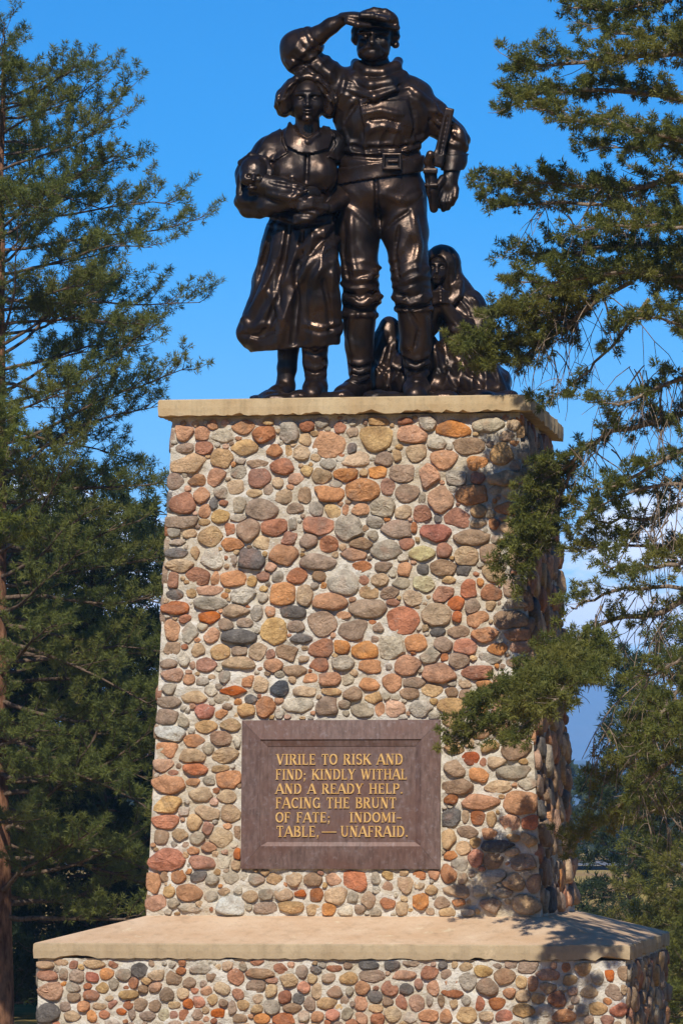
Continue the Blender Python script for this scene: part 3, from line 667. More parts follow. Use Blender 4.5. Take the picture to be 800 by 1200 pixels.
    for s, x in ((-1, 424), (1, 480)):
        S.fold((x-23, 332, 3), (x-6, 340, 4), (x+10, 338, 3)).fold((x-24, 348, 3), (x, 355, 5), (x+22, 348, 3)).crease((x-22, 342, 1.5), (x-4, 348, 2.4), (x+20, 342, 1.5)).fold((x+20, 314, 2), (x+6, 326, 4), (x-10, 332, 2)).crease((x-22, 356, 2), (x, 362, 2.4), (x+22, 356, 2))
    # wrinkles of the boots
    for x, y in ((421, 424), (486, 418), (421, 434), (486, 428), (486, 440), (421, 443)):
        S.fold((x-14, y-2, 2.5), (x, y+3, 3.6), (x+14, y-3, 2.5)).crease((x-13, y+3, 1.4), (x, y+8, 2), (x+13, y+3, 1.4))
    S.crease((478, 366, 1.4), (490, 384, 1.8), (484, 410, 1.4)).fold((494, 370, 2.4), (496, 392, 3), (492, 412, 2)).fold((412, 372, 2.5), (410, 394, 3), (414, 414, 2))
    S.pleats((388, 140, -60), (500, 188, 60), lambda X, Y, Z: X*.19+.5*np.sin(Y*.16)+.02*Y, 1.3).pleats((334, 36, -40), (410, 118, 40), lambda X, Y, Z: (X*.62+Y*.35)*.30+.9*np.sin(Y*.10), 1.5).pleats((496, 100, -40), (552, 176, 50), lambda X, Y, Z: (Y*.75-X*.4)*.30+.8*np.sin(X*.1), 1.4)
    S.pleats((396, 300, -50), (510, 366, 50), lambda X, Y, Z: (Y+.25*np.abs(X-452))*.30+.9*np.sin(X*.12), 1.2).pleats((394, 216, -60), (500, 320, 40), lambda X, Y, Z: (Y*.4+np.abs(X-445)*.55)*.20+.7*np.sin(Y*.06), .9).pleats((396, 84, -60), (486, 118, 20), lambda X, Y, Z: (Y+.35*np.abs(X-440))*.36, 1.2)
    S.rough(.45, 26, 1)
    # collar of the blouse, a soft roll
    S.chain([(417, 72, 8, 6), (420, 75, -8, 6.5), (430, 82, -19, 7), (448, 83, -20, 7), (463, 76, -9, 7), (466, 70, 8, 6)], 3)
    S.chain([(410, 82, 6, 6), (417, 90, -13, 7), (434, 98, -27, 7), (456, 95, -25, 7), (472, 86, -8, 6)], 4).chain([(404, 92, 2, 5), (414, 104, -20, 5), (438, 112, -34, 5), (462, 103, -30, 4)], 4)
    return S
def head_man():
    H = Solid((326, 0, -66), (482, 92, 36), .95)
    # forearm and hand shading the eyes
    H.chain([(352, 54, -9, 12), (372, 40, -16, 11.5), (388, 28, -23, 9.5), (401, 20, -28, 7.6)], 4)
    H.ell((416, 17, -33), (19, 6.5, 13), 4, rot=4)
    for i, dw in enumerate((-44, -38, -32, -26)):
        l = (24, 28, 27, 22)[i]
        H.chain([(424, 15, dw, 4.1), (436, 15.5, dw-1, 3.8), (428+l, 20-.5*i, dw, 3.1)], 1.2)
    H.chain([(408, 22, -42, 4.6), (420, 26, -46, 4), (432, 27, -44, 3.2)], 2)
    # neck, skull, jaw
    H.cap((440, 92, 2), (438, 58, 0), 16, 15, 3).ell((439, 41, -4), (20, 26, 24), 4).ell((437, 54, -12), (16.5, 15, 16), 6)
    H.ell((425.5, 47, -22), (5.5, 5, 5), 5).ell((449, 47, -21), (5.5, 5, 5), 5)
    H.cap((422, 35.5, -25), (434, 36, -29), 3.4, 3.2, 3).cap((438, 36, -29), (453, 35.5, -23), 3.2, 3.4, 3)
    H.ell((428, 40.5, -32), (5.2, 3.6, 6), 2.5, 's').ell((445, 40.5, -30), (5.2, 3.6, 6), 2.5, 's')
    H.ell((428.3, 40.8, -24.5), (3.8, 2.9, 3.5), 1).ell((444.7, 40.8, -23.5), (3.8, 2.9, 3.5), 1)
    H.chain([(436, 35, -29, 2.6), (435.5, 42, -33, 3), (435.3, 47, -36.5, 3.6)], 2.5).ell((431.8, 48.2, -31.5), (2.6, 2.2, 3), 1.5).ell((439, 48.2, -31.3), (2.6, 2.2, 3), 1.5)
    # moustache, beard
    H.chain([(435.5, 51.6, -33, 3), (429, 53.4, -30, 3.2), (422.5, 58, -24, 2.4)], 1.5).chain([(436, 51.6, -33, 3), (442.5, 53.4, -29.5, 3.2), (449, 58, -23, 2.4)], 1.5)
    H.cap((430.5, 55.8, -35), (441, 55.8, -34.5), 1.1, 1.1, 1, 's')
    H.ell((436, 57, -29), (5.5, 2.3, 4), 1.5).ell((436, 61, -25), (11.5, 7.5, 9), 4).ell((424, 56, -14), (6, 11, 10), 4).ell((450, 56, -12), (6, 11, 10), 4)
    for x in (427, 431, 435.5, 440, 444.5): H.crease((x, 60, .5), (x+.4*(436-x), 67, .6), k=1.2)
    # ear, hair
    H.ell((460.5, 43, 0), (3.4, 7.5, 5.5), 2).ell((461, 38, 8), (7, 14, 13), 4).ell((417.5, 38, 4), (6, 13, 14), 4)
    for x, y in ((462, 30), (464, 40), (463, 50), (416, 34), (416, 44)): H.ell((x, y, -1), (4.5, 4.5, 6), 2)
    H.rough(.16, 9, 4)
    return H
def hat_man():
    H = Solid((402, 0, -48), (480, 52, 40), .9)
    H.ell((441, 20, 0), (25, 13.5, 26), 4).ell((440, 28, -3), (28.5, 4.6, 31), 4, rot=5).ell((440, 44, 0), (23, 16, 26), 3, 's')
    H.ell((441, 47, 0), (21, 20, 25), 2, 's')
    H.fold((424, 14, 2.6), (438, 9, 3.4), (456, 12, 2.6)).crease((428, 19, 1.6), (440, 14, 2), (456, 17, 1.6)).fold((452, 10, 2.4), (462, 20, 3), (465, 30, 2.4))
    H.rough(.3, 12, 6)
    return H
def belt_man(S):
    B = S.copy(); X, Y, Z = B.grid((slice(None),)*3)
    sh = np.maximum(B.D-3.2, -(B.D+2.5))
    yl = 205 - (X-386)*.16 + .0007*(X-440)**2*1.2
    yl = yl - .06*Z
    B.D = np.maximum(sh, np.abs(Y-yl)*.98-9.2).astype(np.float32)
    B.D[:, (B.ax[1] < 165) | (B.ax[1] > 235), :] = 9
    return B
def buckle():
    B = Solid((438, 168, -60), (482, 208, -10), .8)
    B.brick((458.5, 188, -35), (11.5, 10.2, 3.4), 1.2, 0).brick((458.5, 188, -36), (8, 6.8, 8), 1, 0, 's').brick((458.5, 188, -33), (9, 8, 1.8), .6, 1).brick((459.5, 188, -37), (6, 1.4, 1.5), .6, 0)
    return B
def holster():
    B = Solid((484, 172, -40), (530, 256, 12), .9)
    B.chain([(503, 200, -17, 7.5), (505, 222, -17, 7), (507, 244, -14, 5)], 2, fl=.7).brick((503, 199, -20), (8.5, 3, 6), 1, 1).brick((504, 216, -20), (8, 2, 6), 1, 1)
    B.chain([(502, 197, -19, 5), (500, 188, -22, 4.6), (503, 180, -25, 5)], 2, fl=.7)
    B.crease((499, 204, 1), (502, 238, 1.2))
    return B
def rifle():
    B = Solid((494, 118, -40), (540, 206, 20), .9)
    B.brick((518, 158, -13), (5.6, 34, 4.5), 1.5, 2, rot=13).brick((512, 186, -13), (7, 9, 5), 2, 3, rot=13).crease((523, 136, 1), (515, 178, 1.2))
    return B
def woman():
    S = Solid((262, 132, -74), (418, 484, 78), 1.3)
    S.chain([(322, 176, 8, 19), (352, 166, 6, 20), (388, 170, 12, 20)], 10).ell((354, 204, 6), (42, 50, 33), 12)
    S.cap((361, 160, 4), (361, 132, 0), 16, 12, 4)
    S.ell((338, 202, -16), (18, 20, 14), 12).ell((378, 202, -15), (16, 19, 14), 12)
    # arm that carries the baby
    S.chain([(317, 180, 6, 20), (300, 204, 0, 21), (297, 230, -14, 17)], 8).chain([(297, 232, -14, 17), (316, 240, -34, 12), (338, 238, -44, 8.5)], 5)
    S.chain([(286, 236, -8, 10), (292, 246, -14, 8), (306, 250, -28, 6)], 5)
    # the other forearm, from behind the man
    S.chain([(404, 215, 14, 12), (400, 234, -6, 10), (386, 243, -34, 7)], 5)
    # shawl-wrapped baby's bundle and hands
    S.chain([(308, 214, -38, 14), (332, 222, -44, 14), (352, 226, -44, 11), (368, 226, -38, 8)], 5)
    S.ell((347, 238, -52), (11, 6, 5), 3, rot=-8)
    for i in range(4): S.chain([(352, 234+3.2*i, -56, 3), (366, 231+3.4*i, -56, 2.7), (377, 232+3.6*i, -52, 2.2)], 1)
    S.chain([(342, 232, -55, 3.2), (352, 226, -57, 2.8), (360, 222, -55, 2.2)], 1.2)
    S.ell((376, 244, -46), (12, 7, 6), 3, rot=-20)
    for i in range(4): S.chain([(370, 243+3*i, -51, 3), (357, 247+3*i, -53, 2.7), (347, 252+2.6*i, -50, 2.2)], 1)
    # skirt
    S.chain([(358, 248, 8, 37), (352, 290, 8, 43), (347, 340, 8, 47), (343, 378, 10, 50), (342, 402, 10, 48)], 8, fl=.8)
    S.chain([(312, 330, 10, 12), (305, 362, 8, 14), (296, 390, 4, 15.5), (320, 402, -8, 12)], 7)
    S.chain([(370, 270, -18, 22), (375, 318, -26, 23), (377, 352, -22, 21), (377, 398, -16, 22)], 7)
    S.brick((340, 436, 0), (90, 27, 90), 1, 1.5, 's', rot=-5)
    S.ell((340, 410, 12), (36, 16, 32), 3, 's')
    S.crease((320, 262, 3), (308, 310, 4), (298, 352, 3)).fold((332, 258, 4), (320, 312, 6), (306, 356, 6), (290, 388, 5)).crease((340, 262, 3), (332, 316, 4.5), (322, 362, 4), (310, 392, 3))
    S.fold((348, 262, 4), (342, 316, 6), (336, 366, 6), (328, 402, 5)).crease((354, 272, 2.5), (351, 326, 4.5), (348, 374, 4), (344, 402, 3)).fold((356, 300, 4), (357, 340, 4.5), (356, 392, 5))
    S.fold((388, 262, 4), (366, 280, 5), (344, 306, 4)).fold((396, 280, 4), (374, 296, 5), (352, 330, 3)).crease((392, 272, 2.4), (370, 288, 3), (348, 318, 2.4)).fold((398, 300, 3), (382, 310, 4), (364, 330, 2))
    S.fold((388, 320, 3), (394, 350, 4.5), (398, 388, 4)).crease((380, 330, 2), (386, 356, 2.6), (388, 390, 2.4)).fold((284, 372, 4), (296, 382, 5), (316, 380, 4)).crease((286, 392, 2), (304, 394, 3), (322, 388, 2)).fold((312, 340, 4), (326, 352, 5), (330, 372, 3))
    S.fold((362, 390, 3), (376, 394, 4), (398, 388, 3)).fold((360, 380, 2.5), (378, 384, 3), (396, 378, 2))
    S.pleats((280, 262, -60), (400, 412, 60), lambda X, Y, Z: (X-356)/(Y-150)*26.0+.03*Y+.9*np.sin(Y*.045+X*.03), 2.6)
    S.pleats((282, 170, -50), (330, 250, 40), lambda X, Y, Z: (Y*.55+X*.35)*.34+.8*np.sin(X*.12), 1.3).pleats((300, 240, -70), (396, 272, 10), lambda X, Y, Z: (Y-.25*X)*.36, 1.4)
    # feet
    S.chain([(370, 392, -12, 17), (370, 424, -8, 14), (371, 446, -6, 12)], 4).chain([(372, 452, 0, 13), (370, 455, -16, 14), (366, 462, -40, 12)], 4)
    S.chain([(340, 396, 14, 14), (338, 430, 12, 11), (336, 448, 10, 10)], 4).chain([(337, 454, 12, 11), (326, 462, -8, 10), (316, 466, -20, 8)], 4)
    for y in (404, 416, 428, 440): S.fold((360, y, 2), (370, y+4, 3), (381, y-1, 2))
    # bodice
    S.crease((361, 176, 1.6), (360, 205, 1.8), (358, 232, 1.6)).crease((316, 184, 2.4), (326, 178, 2.6), (336, 176, 2)).fold((318, 178, 3), (308, 200, 5), (296, 224, 4)).crease((304, 176, 2), (292, 204, 2.6), (284, 226, 2)).fold((292, 186, 3), (284, 208, 4), (282, 232, 3))
    S.fold((344, 210, 2.4), (350, 224, 3), (346, 232, 2)).fold((316, 226, 3), (334, 230, 3.5), (350, 232, 2)).crease((318, 212, 1.6), (338, 216, 2), (356, 220, 1.6))
    S.fold((320, 250, 4), (350, 258, 5), (386, 254, 4)).crease((318, 256, 2), (350, 264, 2.6), (388, 260, 2))
    S.rough(.45, 24, 2)
    # broad turned-down collar and the yoke of the cape
    S.plate([(340, 138), (334, 158), (337, 170), (350, 177), (360, 179), (372, 177), (386, 172), (391, 158), (384, 138), (372, 156), (361, 164), (350, 156)], 4.0, 1.5, 4)
    S.plate([(330, 146), (312, 160), (300, 182), (322, 188), (338, 178), (332, 166)], 2.4, 1.5, 14).plate([(389, 150), (394, 168), (384, 182), (402, 190), (410, 170)], 2.4, 1.5, 14)
    S.chain([(349, 156, -14, 3.4), (361, 165, -21, 3.6), (373, 156, -14, 3.4)], 2)
    return S
def face(H, x, y, w, s=1.0, dx=0.0):
    """brow, eyes, nose, mouth and chin of a head whose nose bridge is at (x, y, w); dx turns it"""
    q = lambda a, b_, c: (x+a*s+dx*(-c)*.0, y+b_*s, w+c*s+abs(a)*.0)
    H.cap(q(-12, -2.5, 5), q(-3, -3, 0), 2.6*s, 2.6*s, 2.5).cap(q(3, -3, 0), q(12, -2.5, 5), 2.6*s, 2.6*s, 2.5)
    H.ell(q(-7.6, 2, -1), (4.8*s, 3.2*s, 5*s), 2, 's').ell(q(7.6, 2, -1), (4.8*s, 3.2*s, 5*s), 2, 's')
    H.ell(q(-7.6, 2.2, 4.6), (3.7*s, 2.5*s, 3.2*s), .8).ell(q(7.6, 2.2, 4.6), (3.7*s, 2.5*s, 3.2*s), .8)
    H.chain([(*q(0, -3, 0), 2.2*s), (*q(0, 5, -3.4), 2.5*s), (*q(0, 9.4, -6), 3*s)], 2)
    H.ell(q(-3.1, 10.2, -2), (2.1*s, 1.9*s, 2.6*s), 1).ell(q(3.1, 10.2, -2), (2.1*s, 1.9*s, 2.6*s), 1)
    H.ell(q(0, 16, -1), (6, 4.6, 4), 2.5)
    H.ell(q(0, 15, -3.6), (5*s, 1.6*s, 2.4*s), .8).ell(q(0, 18.2, -3.4), (4.4*s, 1.8*s, 2.4*s), .8).cap(q(-4.6, 16.5, -4.4), q(4.6, 16.5, -4.4), .7*s, .7*s, .6, 's')
    H.ell(q(0, 24, -.5), (5.4*s, 4*s, 4*s), 3)
def head_woman():
    H = Solid((316, 74, -48), (402, 162, 48), .95)
    H.cap((361, 160, 2), (361, 128, 0), 15, 14, 3).ell((361, 105, -2), (20, 24, 22), 4).ell((361, 118, -9), (16.5, 15, 14), 6)
    H.ell((350.5, 115, -17), (5, 5, 4.5), 4).ell((371.5, 115, -17), (5, 5, 4.5), 4)
    face(H, 361, 104, -23.5, 1.08)
    return H
def hair_woman():
    H = Solid((314, 72, -44), (404, 146, 52), 1.1)
    H.ell((360, 96, 9), (27, 16, 25), 5).ell((337, 110, 4), (12.5, 17, 16), 5).ell((384, 112, 6), (11, 16, 16), 5).ell((360, 112, 22), (28, 22, 18), 6).ell((334, 122, 10), (9, 9, 12), 4).ell((386, 124, 10), (8, 9, 12), 4)
    H.chain([(361, 82, -11, 4), (349, 86, -14, 5), (340, 96, -12, 6), (332, 109, -8, 7), (335, 122, -6, 6)], 3).chain([(361, 82, -11, 4), (373, 86, -14, 5), (382, 97, -12, 6), (389, 110, -7, 7), (386, 123, -6, 6)], 3)
    H.chain([(358, 83, -6, 4), (342, 90, -6, 5), (330, 104, 0, 5), (326, 118, 4, 4)], 3).chain([(364, 83, -6, 4), (380, 92, -4, 5), (391, 106, 2, 5), (393, 120, 6, 4)], 3)
    H.ell((361, 117, -26), (20.5, 29, 23), 2, 's')
    for a in ((350, 88, 340, 98, 334, 108), (344, 86, 332, 98, 327, 110), (356, 86, 346, 94, 340, 104), (372, 88, 382, 98, 388, 110), (366, 86, 376, 94, 383, 104), (378, 87, 390, 100, 394, 112), (330, 112, 328, 120, 334, 128), (388, 114, 391, 122, 387, 130)):
        H.crease((a[0], a[1], 1), (a[2], a[3], 1.3), (a[4], a[5], 1), k=1.6)
    H.rough(.3, 10, 8)
    return H
def baby():
    H = Solid((270, 174, -68), (330, 232, -8), .9)
    H.ell((299, 200, -36), (17, 18, 17), 3).ell((292, 209, -46), (9, 8, 8), 5).ell((303, 209, -48), (7, 6, 6), 4)
    H.ell((293, 205, -54), (3.4, 2.2, 3), 1.5, 's').ell((305, 206, -53), (3.2, 2.2, 3), 1.5, 's').chain([(299, 204, -53, 1.6), (298, 210, -56, 2.4)], 1.5).cap((293, 217, -54), (302, 218, -53), 1, 1, 1, 's').ell((297, 219, -50), (6, 3, 4), 2)
    H.chain([(284, 190, -26, 4), (296, 181, -32, 4), (312, 186, -34, 4), (318, 200, -40, 4), (316, 216, -44, 5)], 3)
    H.rough(.2, 10, 9)
    return H
def child():
    S = Solid((424, 330, -2), (608, 484, 122), 1.5)
    S.chain([(520, 346, 56, 18), (536, 362, 58, 26), (546, 392, 60, 30), (542, 430, 62, 36)], 8).ell((545, 448, 58), (52, 30, 46), 10)
    S.cap((515, 346, 52), (514, 334, 50), 11, 10, 3)
    S.chain([(546, 360, 52, 22), (556, 384, 42, 16), (536, 384, 22, 11), (520, 360, 16, 8)], 6)
    S.chain([(510, 362, 46, 14), (500, 384, 32, 12), (508, 362, 18, 8)], 5)
    # clasped hands
    S.ell((513, 350, 12), (9, 10, 7), 3)
    for i in range(4): S.chain([(506, 343+4*i, 8, 2.8), (515, 341+4*i, 5, 2.7), (523, 343+4*i, 9, 2.3)], 1)
    S.chain([(510, 344, 8, 3), (514, 337, 8, 2.5)], 1)
    # lap and the skirt spread behind the man's legs
    S.ell((464, 444, 58), (36, 30, 34), 10).chain([(456, 384, 62, 13), (450, 410, 58, 18), (446, 444, 56, 20)], 8).chain([(500, 420, 40, 24), (470, 440, 40, 22)], 8).ell((520, 452, 30), (34, 18, 26), 8).ell((566, 458, 34), (30, 16, 26), 8)
    for a in (((504, 402, 4), (512, 428, 6), (530, 456, 5)), ((518, 400, 4), (530, 426, 5), (552, 452, 5)), ((536, 396, 4), (550, 420, 5), (572, 446, 4)), ((450, 392, 3), (446, 420, 5), (442, 452, 4)), ((462, 398, 3), (462, 424, 5), (468, 456, 4)), ((552, 350, 3), (562, 372, 4), (560, 390, 3)), ((532, 340, 3), (546, 356, 4), (552, 378, 3)), ((520, 380, 3), (534, 388, 4), (556, 390, 3)), ((498, 430, 4), (486, 448, 5), (470, 462, 4)), ((560, 408, 4), (576, 434, 5), (588, 458, 4))): S.fold(*a)
    for a in (((510, 408, 2.4), (520, 434, 3.4), (540, 460, 3)), ((528, 404, 2.4), (540, 428, 3.4), (562, 452, 3)), ((456, 396, 2), (454, 424, 3), (456, 456, 2.6)), ((540, 350, 2), (552, 366, 2.6), (556, 384, 2)), ((508, 392, 2.4), (524, 394, 3), (548, 398, 2)), ((436, 424, 2), (452, 436, 3), (476, 436, 2))): S.crease(*a)
    S.pleats((436, 392, -10), (600, 472, 120), lambda X, Y, Z: (X-520)/(Y-300)*30.0+.9*np.sin(Y*.07), 2.2).pleats((520, 336, 0), (578, 400, 100), lambda X, Y, Z: (Y*.7-X*.5)*.28+.6*np.sin(X*.1), 1.6)
    S.rough(.5, 20, 3)
    return S
def head_child():
    H = Solid((488, 280, 8), (552, 352, 90), .85)
    H.ell((513, 314, 47), (14, 17, 17), 4).ell((511, 321, 40), (11.5, 11, 12), 5).cap((514, 345, 52), (514, 325, 48), 10, 9, 3)
    face(H, 510.5, 311, 30, .78)
    return H
def hood_child():
    H = Solid((484, 276, 4), (570, 376, 100), 1.2)
    H.ell((517, 310, 54), (22, 24, 25), 4).ell((524, 334, 58), (20, 22, 20), 8).chain([(534, 330, 46, 9), (532, 346, 36, 9), (518, 358, 26, 6)], 6).chain([(499, 318, 46, 5), (499, 334, 42, 6), (504, 350, 34, 6)], 5).chain([(538, 340, 54, 14), (552, 356, 52, 12)], 8)
    H.ell((510, 315, 26), (12, 17, 20), 3, 's')
    H.fold((527, 300, 2.2), (529, 314, 2.4), (527, 330, 2)).crease((526, 292, 1.2), (534, 306, 1.6), (534, 326, 1.2)).fold((538, 330, 2.4), (536, 346, 2.8), (526, 358, 2))
    H.rough(.3, 12, 5)
    return H
def ground_bronze():
    S = Solid((292, 440, -74), (616, 492, 130), 2.8)
    S.brick((452, 480, 26), (146, 12, 92), 6, 0)
    rs = np.random.default_rng(5)
    for _ in range(46):
        x, w = rs.uniform(312, 596), rs.uniform(-60, 112); S.ell((x, 467, w), (rs.uniform(10, 26), rs.uniform(4, 9), rs.uniform(10, 24)), 5)
    for x, w, r in ((320, -40, 16), (352, -52, 14), (400, -58, 15), (440, -50, 15), (520, -56, 16), (560, -30, 18), (590, 0, 14)): S.ell((x, 464, w), (r, 7, r), 4)
    S.rough(1.0, 18, 12)
    return S
M_ = man(); man_o = cast(M_, 'man_figure', statue)
cast(head_man(), 'head_and_raised_hand', man_o); cast(hat_man(), 'hat', man_o)
cast(belt_man(M_), 'belt', man_o); cast(buckle(), 'buckle', man_o); cast(holster(), 'holster', man_o); cast(rifle(), 'rifle_stock', man_o); del M_
wo_o = cast(woman(), 'woman_figure', statue, dw=-12)
cast(head_woman(), 'head', wo_o, dw=-16, dy=7); cast(hair_woman(), 'hair', wo_o, dw=-16, dy=5); cast(baby(), 'baby', wo_o, dw=-12)
ch_o = cast(child(), 'child_figure', statue)
cast(head_child(), 'head', ch_o); cast(hood_child(), 'hood', ch_o)
cast(ground_bronze(), 'bronze_ground', statue)
# ------------------------------------------------------------------ the bronze plaque with its raised gilt letters
PLM, t, b = nmat('weathered_plaque_bronze')
p = pos(t); st = node(t, 'ShaderNodeMapping', {0: p}); st.inputs['Scale'].default_value = (30, 6, 9)
n1 = noise(t, 1.0, 5, .6, st.outputs[0]); n2 = noise(t, 3.2, 4, .55, p); n3 = noise(t, 26, 4, .6, p)
col = mixrgb(t, rng(t, n1, .3, .7, 0, 1), lin((84, 64, 56)), lin((126, 102, 94)))
col = mixrgb(t, rng(t, n2, .42, .66, 0, .6), col, lin((104, 70, 56)))
col = mixrgb(t, rng(t, n3, .55, .75, 0, .4), col, lin((150, 140, 142)))
t.links.new(col, b.inputs['Base Color']); b.inputs['Metallic'].default_value = .25; b.inputs['Roughness'].default_value = .55
bump(t, b, n3, .25, .006)
GILT, t, b = nmat('worn_gilding')
n1 = noise(t, 30, 4, .6, pos(t))
t.links.new(mixrgb(t, rng(t, n1, .35, .7, 0, 1), lin((226, 176, 96)), lin((244, 206, 138))), b.inputs['Base Color']); b.inputs['Metallic'].default_value = .35; b.inputs['Roughness'].default_value = .42
(px0, pz1), (px1, pz0) = PLAQ
PCX, PCZ = (px0+px1)/2, (pz0+pz1)/2; PW, PH = px1-px0, pz1-pz0
plq = empty('bronze_plaque', (PCX, -(DB+SLOPE*(PCZ-ZB)), PCZ)); plq.rotation_euler = (math.atan(SLOPE), 0, 0)
tag(plq, 'brown bronze plaque with gilt inscription let into the stone shaft', 'plaque')
def pl(px, py):                        # pixel -> plaque plane
    x, z = on_front(px, py); return x-PCX, (z-PCZ)*math.sqrt(1+SLOPE**2)
def rect(px_a, py_a, px_b, py_b):
    a, c = pl(px_a, py_a), pl(px_b, py_b); return a[0], c[1], c[0], a[1]
R0 = rect(284.5, 844.5, 516, 1018.5); R1 = rect(306.5, 867, 494, 992); R2 = rect(314.5, 875, 487, 987)
def bar(name, o0, o1, i0, i1, d0, d1, parent, mat):
    """mitred frame bar: outer edge o0-o1, inner edge i0-i1 (x, z), heights d0, d1 above the wall"""
    V = []
    for (x, z), d in ((o0, d0), (o1, d0), (i1, d1), (i0, d1)): V += [(x, .03, z), (x, -d, z)]
    F = [(1, 3, 5, 7), (0, 1, 7, 6), (2, 4, 5, 3), (0, 2, 3, 1), (6, 7, 5, 4)]
    return mesh_obj(name, V, F, mat, parent, smooth=False)
def frame(ro, ri, d0, d1, name):
    x0, z0, x1, z1 = ro; a0, c0, a1, c1 = ri; e = .0012
    bar(name, (x0+e, z1), (x1-e, z1), (a0+e, c1), (a1-e, c1), d0, d1, plq, PLM); bar(name, (x1-e, z0), (x0+e, z0), (a1-e, c0), (a0+e, c0), d0, d1, plq, PLM)
    bar(name, (x0, z0+e), (x0, z1-e), (a0, c0+e), (a0, c1-e), d0, d1, plq, PLM); bar(name, (x1, z1-e), (x1, z0+e), (a1, c1-e), (a1, c0+e), d0, d1, plq, PLM)
frame(R0, R1, .050, .068, 'frame_bar'); frame(R1, R2, .056, .040, 'inner_moulding')
x0, z0, x1, z1 = R2
pan = mesh_obj('inscription_panel', [(x0-.004, -.034, z0-.004), (x1+.004, -.034, z0-.004), (x1+.004, -.034, z1+.004), (x0-.004, -.034, z1+.004)], [(0, 1, 2, 3)], PLM, plq, smooth=False)
